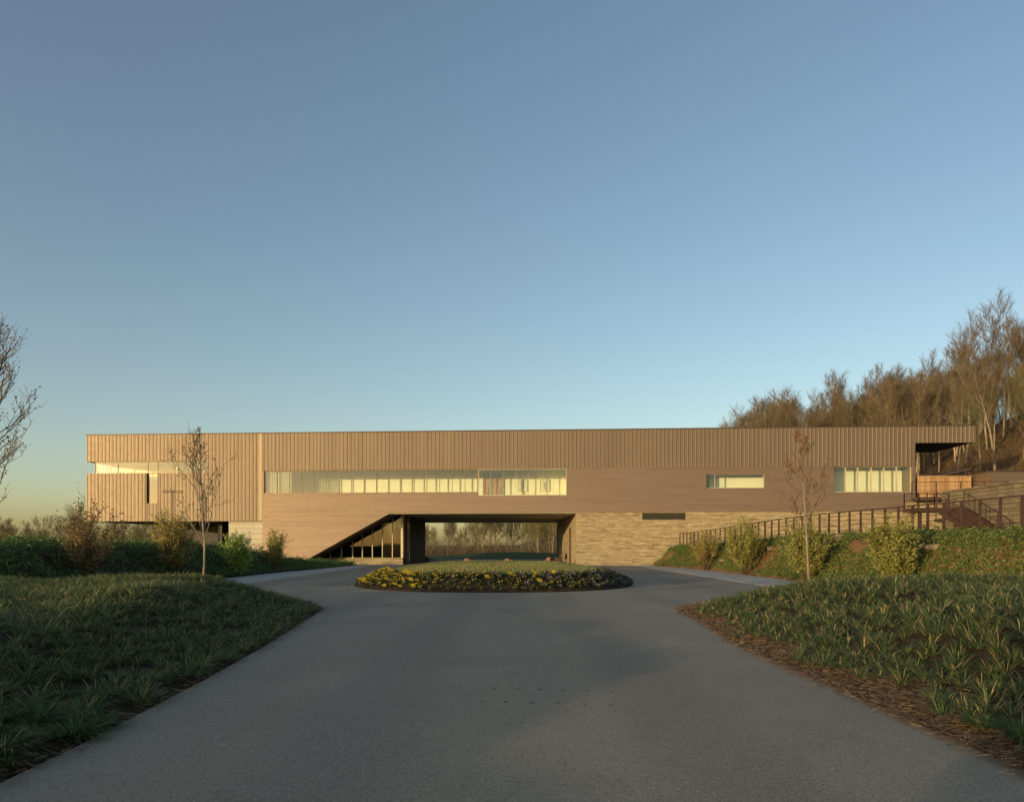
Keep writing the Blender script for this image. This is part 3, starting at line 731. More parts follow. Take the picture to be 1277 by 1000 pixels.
# timber fence
tf = empty('timber_fence', (33.25, 62.45, 5.3)); tag(tf, 'orange cedar board fence beyond the raised deck', 'fence')
mb = MB(); x = 0
while x < 4.3: mb.box(x, x+.13, 0, .025, -.2, 1.98+rnd.uniform(-.012, .012)); x += .138
mb.build('board_panel', M['cedar'], tf)
mb = MB(); mb.box(-.02, 4.4, -.02, .06, 2.0, 2.08); mb.build('cap_rail', M['cedar'], tf)
for x in (.05, 2.2, 4.25):
    mb = MB(); mb.box(x, x+.12, .03, .15, -.3, 1.98); mb.build('post', M['cedar'], tf)
# annex
ax = empty('annex', (38.0, 60.5, 5.3)); tag(ax, 'low copper-clad annex with a sloping brown roof above the block wall', 'building')
pm = MB()
for k in range(11): pm.hexa([(0, -.03, k*.2), (14, -.03, k*.2), (14, 5, k*.2), (0, 5, k*.2), (0, 0, k*.2+.2), (14, 0, k*.2+.2), (14, 5, k*.2+.2), (0, 5, k*.2+.2)])
pm.build('wall', M['copper_plank'], ax)
mb = MB(); mb.hexa([(-2.9, 2.6, 2.0), (-.02, 2.6, 2.62), (-.02, 8, 2.62), (-2.9, 8, 2.0), (-2.9, 2.6, 2.12), (-.02, 2.6, 2.8), (-.02, 8, 2.8), (-2.9, 8, 2.12)]); mb.box(-.02, 14.1, -.06, 5.2, 2.204, 2.30); mb.build('roof', M['copper_dark'], ax)
for x in (-.42, -.12):
    mb = MB(); mb.box(x, x+.13, 2.7, 2.83, -.2, 2.48); mb.build('post', M['copper_dark'], ax)
mb = MB(); mb.box(-2.6, -.05, 6.5, 6.6, -.2, 2.2); mb.build('back_boards', M['cedar'], ax)

# ------------------------------------------------------------------ plants: makers
def polyline(p, d, L, k, r, bend=.25, up=0.0):
    pts = [p]; d = list(d)
    for _ in range(k):
        for q in range(3): d[q] += r.gauss(0, bend)
        d[2] += up; l = sqrt(sum(x*x for x in d)) or 1; d = [x/l for x in d]
        p = tuple(p[q]+d[q]*L/k for q in range(3)); pts.append(p)
    return pts
def along(pts, t):
    k = min(int(t*(len(pts)-1)), len(pts)-2); f = t*(len(pts)-1)-k
    a, b = pts[k], pts[k+1]
    d = tuple(b[q]-a[q] for q in range(3)); l = sqrt(sum(x*x for x in d)) or 1
    return tuple(a[q]+d[q]*f for q in range(3)), tuple(x/l for x in d)
def side(d, ang, r, flat=0):
    a = r.uniform(0, 2*pi); e = (cos(a), sin(a), r.uniform(-.2, .4))
    v = tuple(d[q]*cos(ang)+e[q]*sin(ang) for q in range(3)); l = sqrt(sum(x*x for x in v)) or 1
    return tuple(x/l for x in v)
def tree_meshes(seed, H, r0, clear, nb, spread, twr=.016, n2=7, n3=7, n4=0, ang=.75, up=.10, lean=0, buds=0, bud=.05, tw=.30, b1=.36, tp0=1.1, tp1=.7):
    """trunk with limbs, and a crown of twigs (with buds if asked); base at the origin"""
    r = random.Random(seed); T, C = MB(), MB()
    tp = polyline((0, 0, -.3), (lean, lean*.4, 1), H*.93, 9, r, .06)
    T.tube(tp, [r0*(1-.9*(k/9)**1.1)+.008 for k in range(10)], 8)
    for i in range(nb):
        t = clear+(1-clear)*(i+r.random()*.7)/nb; t = min(t, .985)
        p, d = along(tp, t); L = H*spread*(tp0-tp1*((t-clear)/(1-clear))**1.6)*r.uniform(.75, 1.15)
        rb = max(r0*b1*(1.15-t), twr*1.4)
        bp = polyline(p, side(d, ang*r.uniform(.75, 1.25), r), L, 6, r, .14, up)
        T.tube(bp, [rb*(1-.82*k/6)+.004 for k in range(7)], 5)
        for j in range(n2):
            t2 = .22+.78*(j+r.random())/n2; p2, d2 = along(bp, min(t2, .99)); L2 = L*.48*(1.15-.6*t2)*r.uniform(.7, 1.25)
            sp = polyline(p2, side(d2, .7*r.uniform(.6, 1.4), r), L2, 4, r, .18, up*1.2)
            C.tube(sp, [twr*1.5, twr*1.35, twr*1.1, twr*.9, twr*.6], 3)
            for k in range(n3):
                t3 = .15+.85*(k+r.random())/n3; p3, d3 = along(sp, min(t3, .99)); L3 = L2*tw*1.5*r.uniform(.6, 1.3)
                q = polyline(p3, side(d3, .65*r.uniform(.5, 1.5), r), L3, 2, r, .2, up)
                C.tube(q, [twr*.8, twr*.65, twr*.35], 3)
                for _ in range(n4):
                    p4, d4 = along(q, r.uniform(.1, .95)); q4 = polyline(p4, side(d4, .7, r), L3*.6, 2, r, .2, up); C.tube(q4, [twr*.6, twr*.5, twr*.3], 3)
                for _ in range(buds):
                    C.cur = 1; C.leaf(along(q, r.random())[0], bud*r.uniform(.6, 1.3), r, .7); C.cur = 0
    return T, C
def make_tree(name, label, cat, group, T, C, tm, cms, loc, rz=0):
    o = empty(name, loc, rz); tag(o, label, cat, group)
    T.build('trunk', tm, o, True); C.build('crown', cms, o); return o

# woods: prototypes, copied one by one
protos = []
for s, (H, r0, cl, nb, sp, tm, cm) in enumerate([
        (17, .20, .46, 16, .30, 'bark_warm', 'twig'), (16, .17, .42, 17, .32, 'bark_warm', 'twig'), (18, .19, .50, 16, .29, 'bark_grey', 'twig'),
        (15, .15, .38, 17, .34, 'bark_warm', 'twig'), (17, .17, .44, 16, .30, 'bark_grey', 'twig_grey'), (13, .13, .2, 18, .40, 'bark_grey', 'twig_green')]):
    T, C = tree_meshes(100+s, H, r0, cl, nb, sp, .015, 9, 8, 1, .62, .12, rnd.uniform(-.05, .05), 0, .05, .38, .34, 1.0, .42)
    protos.append((T.mesh('trunk', [M[tm]]), C.mesh('crown', [M[cm]]), H))
for p in protos: p[0].polygons.foreach_set('use_smooth', [True]*len(p[0].polygons))
def wood_tree(k, x, y, sc, label, group, rz, name='bare_tree', szz=1.0):
    o = empty(name, (x, y, height(x, y)), rz); o.scale = (sc, sc, sc*szz); tag(o, label, 'tree', group)
    link('trunk', protos[k][0], o); link('crown', protos[k][1], o); return o
rw_ = random.Random(21); placed = []
def okk(x, y, dmin):
    for a, b in placed:
        if (a-x)**2+(b-y)**2 < dmin*dmin: return False
    placed.append((x, y)); return True
HL, HG = 'tall bare brown tree in the wood on the hillside behind the building', 'bare trees of the hillside wood'
cnt = 0
while cnt < 148:
    y = rw_.uniform(70, 140); x = rw_.uniform(30, 112)
    if x/y > .80 or x/y < .24 or x < 40 and y < 95: continue
    if y < 84 and x < 50 and rw_.random() < .3: continue
    if not okk(x, y, 2.9 if y < 110 else 3.9): continue
    sc = rw_.uniform(.62, .92)*(.80 if x > 58 else 1.0)*lerp(.74, 1, ss(76, 100, y))
    wood_tree(rw_.choice([0, 0, 1, 1, 2, 2, 3, 3, 4, 5]), x, y, sc, HL, HG, rw_.uniform(0, 6.28)); cnt += 1
# the denser depth of the wood behind those trees, as one mass per kind
def mass(kind, n, seed, region, smin, smax):
    g = random.Random(seed); T_, C_, H_ = protos[kind]
    bm = bmesh.new(); bm.from_mesh(T_); k0 = len(bm.faces); bm.from_mesh(C_); bm.faces.ensure_lookup_table()
    for f in bm.faces[k0:]: f.material_index = 1
    me = bpy.data.meshes.new('bare_tree'); bm.to_mesh(me); bm.free(); me.materials.append(T_.materials[0]); me.materials.append(C_.materials[0])
    x, y = region(g); so_ = link('bare_tree', me); so_.location = (x, y, height(x, y)); so_.scale = (smin,)*3; tag(so_, HL, 'tree', HG)
    pts = [region(g) for _ in range(n)]
    pm = bpy.data.meshes.new('woods'); pm.from_pydata([(x, y, height(x, y)-.2) for x, y in pts], [], [])
    at = pm.attributes.new('size', 'FLOAT', 'POINT'); at.data.foreach_set('value', [g.uniform(smin, smax)*(.82 if p[0] > 58 else 1) for p in pts])
    ar = pm.attributes.new('turn', 'FLOAT_VECTOR', 'POINT'); ar.data.foreach_set('vector', [v for _ in pts for v in (0, 0, g.uniform(0, 6.28))])
    ob = link('woods', pm); ob['kind'] = 'stuff'
    ng = bpy.data.node_groups.new('woods', 'GeometryNodeTree')
    ng.interface.new_socket('Geometry', in_out='INPUT', socket_type='NodeSocketGeometry'); ng.interface.new_socket('Geometry', in_out='OUTPUT', socket_type='NodeSocketGeometry')
    a = ng.nodes.new('NodeGroupInput'); b = ng.nodes.new('NodeGroupOutput'); oi = ng.nodes.new('GeometryNodeObjectInfo'); oi.inputs['Object'].default_value = so_; oi.inputs['As Instance'].default_value = True
    ip = ng.nodes.new('GeometryNodeInstanceOnPoints'); n1 = ng.nodes.new('GeometryNodeInputNamedAttribute'); n1.data_type = 'FLOAT'; n1.inputs[0].default_value = 'size'
    n2 = ng.nodes.new('GeometryNodeInputNamedAttribute'); n2.data_type = 'FLOAT_VECTOR'; n2.inputs[0].default_value = 'turn'
    ng.links.new(a.outputs[0], ip.inputs['Points']); ng.links.new(oi.outputs['Geometry'], ip.inputs['Instance'])
    ng.links.new(n1.outputs[0], ip.inputs['Scale']); ng.links.new(n2.outputs[0], ip.inputs['Rotation']); ng.links.new(ip.outputs[0], b.inputs[0])
    md = ob.modifiers.new('woods', 'NODES'); md.node_group = ng
def reg_wood(g):
    while True:
        y = g.uniform(82, 165); x = g.uniform(32, 120)
        if .27 < x/y < .80 and not (x < 40 and y < 100): return x, y
for kd_, n_ in ((0, 42), (1, 42), (2, 34), (3, 44), (5, 26)): mass(kd_, n_, 200+kd_, reg_wood, .58, .90)
# slope behind the roofline toward the middle
cnt = 0
while cnt < 30:
    y = rw_.uniform(130, 175); x = rw_.uniform(.25, .36)*y
    if not okk(x, y, 4): continue
    wood_tree(rw_.choice([1, 3, 4, 5]), x, y, rw_.uniform(.95, 1.2), HL, HG, rw_.uniform(0, 6.28)); cnt += 1
# seen through the passage
PL, PG = 'bare brown tree seen through the passage beneath the building', 'bare trees seen through the passage'
cnt = 0
while cnt < 30:
    y = rw_.uniform(178, 215); x = rw_.uniform(-.048, .09)*y
    if not okk(x, y, 2.6): continue
    wood_tree(rw_.choice([5, 3, 5, 4]), x, y, rw_.uniform(.85, 1.15), PL, PG, rw_.uniform(0, 6.28)); cnt += 1
cnt = 0
while cnt < 26:
    y = rw_.uniform(215, 300); x = rw_.uniform(-.20, -.045)*y
    if not okk(x, y, 4): continue
    wood_tree(rw_.choice([3, 5, 5, 4]), x, y, rw_.uniform(.5, .74), PL, PG, rw_.uniform(0, 6.28)); cnt += 1
cnt = 0
while cnt < 14:
    y = rw_.uniform(135, 180); x = rw_.uniform(.012, .085)*y
    if not okk(x, y, 2.6): continue
    wood_tree(rw_.choice([5, 5, 4]), x, y, rw_.uniform(.6, .85), PL, PG, rw_.uniform(0, 6.28)); cnt += 1
# far off beside the wing
FL_, FG = 'bare tree of the low far treeline beyond the dark bank', 'trees of the far treeline'
cnt = 0
while cnt < 46:
    y = rw_.uniform(130, 270); x = rw_.uniform(-.74, -.40)*y
    if not okk(x, y, 5): continue
    wood_tree(rw_.choice([5, 5, 3, 1, 4]), x, y, rw_.uniform(.55, .8)*(1+.0014*(y-130)), FL_, FG, rw_.uniform(0, 6.28), szz=.85); cnt += 1

# undergrowth that reads as one mass under the woods and along the far field edge
def scatter_leaves(name, pts, size, mat, jit=.5, per=1, seed=1, up=.5, asp=.6):
    g = np.random.default_rng(seed); P = np.repeat(np.asarray(pts, float), per, 0); k = len(P)
    a = g.uniform(0, 2*pi, k); t = g.uniform(-.4, 1, k)*up*2
    d = np.stack([np.cos(a), np.sin(a), t], 1); d /= np.linalg.norm(d, axis=1)[:, None]
    e = g.normal(size=(k, 3)); s_ = np.cross(d, e); s_ /= np.linalg.norm(s_, axis=1)[:, None]+1e-6
    L = (size*g.uniform(.6, 1.4, k))[:, None]
    P = P+g.normal(size=(k, 3))*jit*np.array([1, 1, .35])
    V = np.stack([P, P+d*L*.5-s_*L*asp*.5, P+d*L, P+d*L*.5+s_*L*asp*.5], 1).reshape(-1, 3)
    F_ = np.arange(4*k).reshape(k, 4)
    o = link(name, npmesh(name, V, F_, [M[mat]])); o['kind'] = 'stuff'; return o
def brush(name, n, region, hh, mat, seed, wd=.03):
    """thin upright stems and twigs, as one mass"""
    g = random.Random(seed); mb = MB()
    for _ in range(n):
        x, y = region(g); z = height(x, y)
        h = hh*g.uniform(.4, 1.2)
        p = (x, y, z-.1); d = (g.gauss(0, .35), g.gauss(0, .35), 1)
        q = polyline(p, d, h, 2, g, .2)
        mb.tube(q, [wd, wd*.8, wd*.3], 3)
        for _ in range(3):
            a, dd = along(q, g.uniform(.3, .95)); mb.tube(polyline(a, side(dd, .7, g), h*.45, 2, g, .25), [wd*.6, wd*.45, wd*.2], 3)
    o = mb.build(name, M[mat]); o['kind'] = 'stuff'; return o
def reg_hill(g):
    while True:
        y = g.uniform(66, 150); x = g.uniform(38, 100)
        if .28 < x/y < .78: return x, y
brush('undergrowth', 2600, reg_hill, 2.2, 'twig', 5, .022)
def reg_pass(g): y = g.uniform(150, 290); return g.uniform(-.20, .09)*y, y
brush('undergrowth', 3600, reg_pass, 3.2, 'twig', 6, .035)
def reg_far(g): y = g.uniform(90, 300); return g.uniform(-.75, -.36)*y, y
brush('undergrowth', 5000, reg_far, 4.6, 'twig_green', 8, .05)

# saplings on the planted mounds
T, C = tree_meshes(41, 4.5, .034, .26, 15, .42, .0055, 5, 4, 0, .5, .17, .01, 1, .05, .36, .36, 1.0, .75)
tx, ty = -8.35, 20.6
make_tree('sapling', 'slender young tree with bare branches and reddish buds standing before the ribbed copper wing', 'tree', None, T, C, M['bark_grey'], [M['bark_grey'], M['bud_red']], (tx, ty, height(tx, ty)))
T, C = tree_meshes(52, 5.6, .037, .36, 15, .26, .005, 5, 4, 0, .66, .12, -.01, 2, .058, .36, .30, 1.0, .72)
tx, ty = 8.75, 22.4
make_tree('sapling', 'slender young tree with withered orange leaves standing before the plank-clad front', 'tree', None, T, C, M['bark_grey'], [M['bark_dark'], M['dead_leaf']], (tx, ty, height(tx, ty)))
T, C = tree_meshes(77, 5.15, .06, .09, 46, .235, .0048, 5, 4, 0, .72, .16, .0, 2, .042, .36, .2, 1.0, .2)
tx, ty = -9.62, 13.4
make_tree('blossom_tree', 'budding tree with upswept twigs reaching into the frame beside the open sky', 'tree', None, T, C, M['bark_grey'], [M['bark_dark'], M['bud_pale']], (tx, ty, height(tx, ty)), 2.2)

# shrubs on the banks
def shrub(loc, H, Wd, leaf, n, lab, seed, lsize=.09, nst=26, dens=1.0, bare=.25):
    r = random.Random(seed); S, L = MB(), MB()
    for i in range(nst):
        a = r.uniform(0, 2*pi); s = sqrt(r.random()); out = Wd*.5*s
        d = (cos(a)*out/H*.9, sin(a)*out/H*.9, 1)
        h = H*r.uniform(.62, 1.0)*(1-.18*s)
        p = polyline((cos(a)*.12*s, sin(a)*.12*s, -.1), d, h, 5, r, .09, .02)
        S.tube(p, [.016, .014, .012, .009, .006, .003], 4)
        for j in range(10):
            t = bare+(1-bare)*r.random(); q, dd = along(p, t)
            b = polyline(q, side(dd, .6*r.uniform(.5, 1.5), r), H*.22*r.uniform(.5, 1.2), 3, r, .2, .08)
            S.tube(b, [.006, .005, .004, .002], 3)
            for _ in range(int(n*1.8)):
                c_ = along(b, r.random())[0]
                L.leaf((c_[0]+r.gauss(0, .05), c_[1]+r.gauss(0, .05), c_[2]+r.gauss(0, .05)), lsize*r.uniform(.6, 1.3), r, .55)
    o = empty('shrub', loc, 0); tag(o, lab, 'shrub', 'shrubs on the banks')
    S.build('stem', M['bark_dark'], o); L.build('foliage', M[leaf], o); return o
def on(px, y): x = (px-638.5)/F*y; return (x, y, height(x, y)-.03)
shrub(on(110, 27.5), 2.95, 2.5, 'sh_brown', 10, 'wide russet shrub with thin wispy branches on the dark bank below the wing corner', 1, .075, 30, 1, .12)
shrub(on(217, 34), 3.25, 2.3, 'sh_mixed', 16, 'tall olive and russet shrub on the dark bank below the wing', 2, .085, 34, 1)
shrub(on(295, 40), 2.5, 1.9, 'sh_green', 20, 'round bright green shrub in front of the pale limestone pier', 3, .09, 28)
shrub(on(343, 47), 2.65, 1.8, 'sh_olive', 14, 'loose olive shrub at the tapered end of the bank beside the plank wall', 4, .08, 24)
shrub(on(879, 50.3), 2.95, 2.3, 'sh_mixed', 9, 'reddish vase-shaped shrub at the low end of the sunny bank', 5, .075, 34, 1, .4)
shrub(on(930, 42.3), 3.5, 2.7, 'sh_olive', 15, 'tall two-headed yellow-green shrub on the sunny bank beside the reddish one', 6, .085, 34)
shrub(on(1006, 33.8), 3.0, 2.4, 'sh_olive', 15, 'yellow-green shrub on the sunny bank behind the withered sapling', 7, .085, 34)
shrub(on(1119, 26.3), 2.7, 2.3, 'sh_olive', 18, 'broad full yellow-green shrub on the sunny bank before the deck end', 8, .085, 38)

shrub((-4.9, -3.2, height(-4.9, -3.2)), 2.7, 3.4, 'sh_green', 14, 'added green shrub, unseen behind the viewpoint, shading the near mound', 14, .10, 34)  # out of view; added only to cast shade on the near right mound

# ground cover on both banks
g = np.random.default_rng(77)
def bank_pts(n, side_):
    out = []
    while len(out) < n:
        y = g.uniform(18.5, 64)
        if side_ < 0:
            t = g.uniform(.1, 5.5)*(1 if y < 52 else .6); x = foot_l(y)-t
        else:
            t = g.uniform(.15, rail_x(y)-foot_r(y)+.5); x = foot_r(y)+t
            # bare clay patches and ledges
            b = sin(y*.62+.6)+.5*sin(t*2.1+y*.3)
            if b > 1.12 and g.random() < .85: continue
        if g.random() > (1.0 if y < 40 else .75): continue
        z = height(x, y)
        cl_ = .5+.5*sin(x*2.3+1.1*sin(y*1.7))*sin(y*2.1+.6*sin(x*1.9))
        if side_ < 0 and cl_ < .22 and g.random() < .75: continue
        out.append((x, y, z+abs(g.normal())*(.05+.13*cl_ if side_ < 0 else .05+.08*cl_)+(.10*cl_ if side_ < 0 else .05*cl_)))
    return out
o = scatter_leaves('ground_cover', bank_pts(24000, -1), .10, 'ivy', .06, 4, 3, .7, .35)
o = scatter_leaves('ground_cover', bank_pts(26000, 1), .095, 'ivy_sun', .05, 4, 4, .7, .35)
cl = []
while len(cl) < 9000:
    y = g.uniform(18.5, 64); t = g.uniform(-.25, rail_x(y)-foot_r(y)+.3); x = foot_r(y)+t; cl.append((x, y, height(x, y)+.012))
scatter_leaves('leaf_litter', cl, .07, 'straw', .04, 2, 44, .12, .35)
# boulders set in the sunny bank
def boulder(loc, s, lab, seed, mat='boulder', grp='boulders in the banks', name='boulder', flat=.65):
    bm = bmesh.new(); bmesh.ops.create_icosphere(bm, subdivisions=3, radius=1); r = random.Random(seed)
    ph = [r.uniform(0, 6) for _ in range(6)]; cuts = [(r.gauss(0, 1), r.gauss(0, 1), r.gauss(0, 1), r.uniform(.6, .85)) for _ in range(9)]
    for v in bm.verts:
        c_ = v.co
        for a, b, e, k in cuts:
            l = sqrt(a*a+b*b+e*e); dd = (c_.x*a+c_.y*b+c_.z*e)/l
            if dd > k: c_.x -= a/l*(dd-k); c_.y -= b/l*(dd-k); c_.z -= e/l*(dd-k)
        f_ = 1+.06*sin(c_.x*5+ph[0])+.05*sin(c_.y*7+ph[1]+c_.z*4); v.co = (c_.x*s[0]*f_, c_.y*s[1]*f_, c_.z*s[2]*f_)
    me = bpy.data.meshes.new(name); bm.to_mesh(me); bm.free(); me.materials.append(M[mat])
    o = link(name, me); o.location = loc; o.rotation_euler = (0, 0, r.uniform(0, 6)); tag(o, lab, 'rock', grp); return o
for (px, y, s, lab) in [(1048, 35, (.55, .4, .22), 'broad tan rock ledge in the sunny bank behind the withered sapling trunk'),
                        (1165, 27, (.6, .4, .2), 'flat tan rock on bare clay between the full shrub and the bank edge'),
                        (962, 42, (.35, .3, .18), 'small tan rock at the foot of the two-headed shrub'),
                        (903, 49, (.3, .25, .15), 'small pale rock between the reddish and two-headed shrubs'),
                        (205, 35, (.7, .5, .3), 'grey rock half buried in the dark bank below the olive shrub'),
                        (125, 28, (.6, .4, .25), 'grey rock at the foot of the wide russet shrub')]:
    x, yy, z = on(px, y); boulder((x, yy, z+.08), s, lab, int(px))
# round boulders and a bench in the passage
for px, y, lab in ((583, 72, 'round reddish boulder in the passage behind the lawn island, nearer the middle'), (634, 72, 'round reddish boulder in the passage standing alone at its centre'), (531, 84, 'round reddish boulder at the dark side of the passage'), (684, 80, 'round reddish boulder near the stone side of the passage')):
    x = (px-638.5)/F*y; boulder((x, y, .2), (.42, .38, .30), lab, int(px)+3, 'boulder_red', 'reddish boulders in the passage')
bn = empty('bench', (4.55, 76, 0), R(90)); tag(bn, 'dark timber bench against the sunlit side wall of the passage', 'bench')
mb = MB(); mb.box(-1.3, 1.3, -.25, .25, .40, .5); mb.build('seat', M['copper_dark'], bn)
mb = MB(); mb.box(-1.3, 1.3, -.31, -.25, .5, .95); mb.build('backrest', M['copper_dark'], bn)
for x in (-1.2, 1.1):
    mb = MB(); mb.box(x, x+.1, -.25, .25, 0, .398); mb.build('leg', M['copper_dark'], bn)
# radio mast far beyond the bank
mst = empty('radio_mast', (-171, 300, height(-171, 300))); tag(mst, 'thin tall radio mast far beyond the bank beside the wing corner', 'mast')
mb = MB(); mb.bar((0, 0, 0), (0, 0, 32), .16, 6, .07); mb.build('pole', M['grey_metal'], mst)
mb = MB(); [mb.bar((-.5, 0, z), (.5, 0, z), .06, 4) for z in (24, 27, 30)]; mb.build('aerial', M['grey_metal'], mst)

# drilled marks in the asphalt
mb = MB()
for k in range(9):
    a = 2*pi*k/9; b = 2*pi*(k+1)/9; r1, r2 = .018, .030
    mb.tri((0, 0, .003), (cos(a)*.02, sin(a)*.017, .004), (cos(b)*.02, sin(b)*.017, .004))
    mb.quad((cos(a)*.02, sin(a)*.017, .004), (cos(a)*.032, sin(a)*.026, .009), (cos(b)*.032, sin(b)*.026, .009), (cos(b)*.02, sin(b)*.017, .004))
    mb.quad((cos(a)*.032, sin(a)*.026, .009), (cos(a)*.05, sin(a)*.04, .0), (cos(b)*.05, sin(b)*.04, .0), (cos(b)*.032, sin(b)*.026, .009))
dm = mb.mesh('drill_mark', [plain('dark_crumbs', (.13, .105, .08), .95)])
for row, (y, xs) in enumerate(((8.55, (617, 645, 674, 702, 732, 762, 792)), (7.85, (602, 631, 664, 695, 727, 760, 794)))):
    for k, px in enumerate(xs):
        yy = y-.035*k; o = link('drill_mark', dm); o.location = ((px-638.5)/F*yy, yy, .004); s = rnd.uniform(.45, .7); o.scale = (s, s, s); o.rotation_euler = (0, 0, rnd.uniform(0, 6))
        tag(o, 'small round drilled mark in the grey asphalt driveway', 'mark', 'drilled marks in two rows on the driveway')

# ------------------------------------------------------------------ liriope tufts on the two mounds
def blades(g, n, L, w, spread, droop):
    """n arching blades of three segments; returns verts (n,8,3)"""
    a = g.uniform(0, 2*pi, n); s = g.uniform(.30, 1.0, n)**.75*spread; L = L*g.uniform(.6, 1.15, n)
    dx, dy = np.cos(a), np.sin(a); ts = np.array([0, .36, .70, 1.0])
    sv = s[:, None]; tt = ts[None, :]
    out = (s*L)[:, None]*tt
    zz = (L*(1-.42*s))[:, None]*(tt*(1+.3*sv)-droop*sv*tt**2)
    px, py = -dy, dx; b0 = g.uniform(0, .05, n)[:, None]
    X = dx[:, None]*(b0+out); Y = dy[:, None]*(b0+out)
    tw = g.normal(0, .03, n)[:, None]*ts[None, :]; X += px[:, None]*tw; Y += py[:, None]*tw
    ww = w*np.array([.8, 1.0, .75, .12])[None, :]*g.uniform(.7, 1.2, n)[:, None]
    A = np.stack([X-px[:, None]*ww, Y-py[:, None]*ww, zz], 2); B_ = np.stack([X+px[:, None]*ww, Y+py[:, None]*ww, zz], 2)
    return np.stack([A, B_], 2).reshape(n, 8, 3)
def blade_faces(n):
    base = np.array([[0, 1, 3, 2], [2, 3, 5, 4], [4, 5, 7, 6]]); return (np.arange(n)[:, None, None]*8+base[None]).reshape(-1, 4)
g = np.random.default_rng(5)
tv = []
for k in range(8):
    nbl = 190; tv.append(npmesh('grass_tuft', blades(g, nbl, .40, .0042, .98, 1.08).reshape(-1, 3), blade_faces(nbl), [M['liriope_fresh'] if k % 3 else M['liriope']]))
def spots(side_):
    pts = []; dfun = dl if side_ < 0 else dr
    y = 2.6; row = 0
    while y < 23.2:
        x = 0; st = .25
        while x < 26:
            X = side_*(3.2+x+(row % 2)*st*.5)+g.normal(0, .085); Y = y+g.normal(0, .085); x += st
            d = dfun(X, Y)
            if d < (.13 if side_ < 0 else .46+.14*sin(Y*1.7)+.1*sin(Y*4.1)): continue
            if abs(X) > .74*Y+3.5: continue
            if side_ < 0 and X < -15.5 and Y > 20: continue
            if g.random() < .05: continue
            pts.append((X, Y))
        y += .22; row += 1
    return pts
allp = [(hypot(x, y), x, y) for s in (-1, 1) for x, y in spots(s)]
allp.sort()
for i, (d, x, y) in enumerate(allp[:300]):
    o = link('grass_tuft', tv[rnd.randrange(8)]); s = rnd.uniform(.6, 1.12)
    o.location = (x, y, height(x, y)-.02); o.rotation_euler = (rnd.gauss(0, .1), rnd.gauss(0, .1), rnd.uniform(0, 6.28)); o.scale = (s, s, s*rnd.uniform(.7, .95))
    if x < 0: tag(o, 'dark green arching grass tuft on the shaded mound on the wing side of the driveway', 'grass tuft', 'near grass tufts on the shaded mound')
    else: tag(o, 'green and straw-flecked grass tuft on the mound behind the pine straw strip', 'grass tuft', 'near grass tufts on the mound with pine straw')
rest = allp[300:]
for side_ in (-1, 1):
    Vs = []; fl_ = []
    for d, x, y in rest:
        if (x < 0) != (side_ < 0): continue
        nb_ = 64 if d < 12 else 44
        crest_wt = ss(14, 20, y)*.6+ss(.5, .75, height(x, y))*.4  # weight growing with distance and ground height
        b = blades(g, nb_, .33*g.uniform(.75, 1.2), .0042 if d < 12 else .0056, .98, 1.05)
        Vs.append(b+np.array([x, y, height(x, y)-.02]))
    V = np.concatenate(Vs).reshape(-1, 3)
    o = link('grass_cover', npmesh('grass_cover', V, blade_faces(len(V)//8), [M['liriope_pale' if side_ < 0 else 'liriope']])); o['kind'] = 'stuff'
# pine straw along the kerbless edges
def straw(name, n, side_, lo, hi, seed):
    g = np.random.default_rng(seed); P = []
    while len(P) < n:
        y = 3+20*g.random()**1.3
        x = (xl(y) if side_ < 0 else xr(y))+side_*g.uniform(-.3, 1.8+2.5*ss(17, 22, y))
        d = (dl if side_ < 0 else dr)(x, y)
        if lo+.06*g.normal() < d < hi+.2*g.normal(): P.append((x, y, max(height(x, y), .004)+.012+.02*g.random()))
    P = np.array(P); a = g.uniform(0, 2*pi, n); L = g.uniform(.02, .065, n); wv = g.uniform(.0009, .0022, n)*(1+P[:, 1]*.06)
    d = np.stack([np.cos(a), np.sin(a), g.normal(0, .12, n)], 1)*L[:, None]; s_ = np.stack([-np.sin(a), np.cos(a), g.normal(0, .4, n)], 1)*wv[:, None]
    V = np.stack([P-d-s_, P+d-s_, P+d+s_, P-d+s_], 1).reshape(-1, 3)
    o = link(name, npmesh(name, V, np.arange(4*n).reshape(n, 4), [M['straw']])); o['kind'] = 'stuff'
straw('pine_straw', 42000, 1, -.05, .75, 31)
straw('leaf_litter', 2500, -1, -.04, .25, 32)

# short turf on the island
g = np.random.default_rng(91); LP = []
while len(LP) < 60000:
    th = g.uniform(0, 2*pi); rr_ = (isl_r(th)-bed_w(th)+.05)*sqrt(g.random()); x, y = IC[0]+rr_*cos(th), IC[1]+rr_*sin(th)
    if g.random() < 1.0 if y < 40 else g.random() < .7: LP.append((x, y, isl_h(rr_, th)+.01))
LP = np.array(LP); k = len(LP); a = g.uniform(0, 2*pi, k); hh = g.uniform(.035, .075, k); ln = g.normal(0, .02, (k, 2)); wv = .008
P2 = LP+np.stack([ln[:, 0], ln[:, 1], hh], 1); s_ = np.stack([np.cos(a)*wv, np.sin(a)*wv, 0*a], 1)
M['turf'] = leafmat('turf_blades', [(0, (0.188, 0.200, 0.069)), (.5, (0.275, 0.275, 0.100)), (1, (0.400, 0.362, 0.163))], .3, .6, .2)
o = link('lawn_grass', npmesh('lawn_grass', np.stack([LP-s_, LP+s_, P2+s_*.4, P2-s_*.4], 1).reshape(-1, 3), np.arange(4*k).reshape(k, 4), [M['turf']])); o['kind'] = 'stuff'
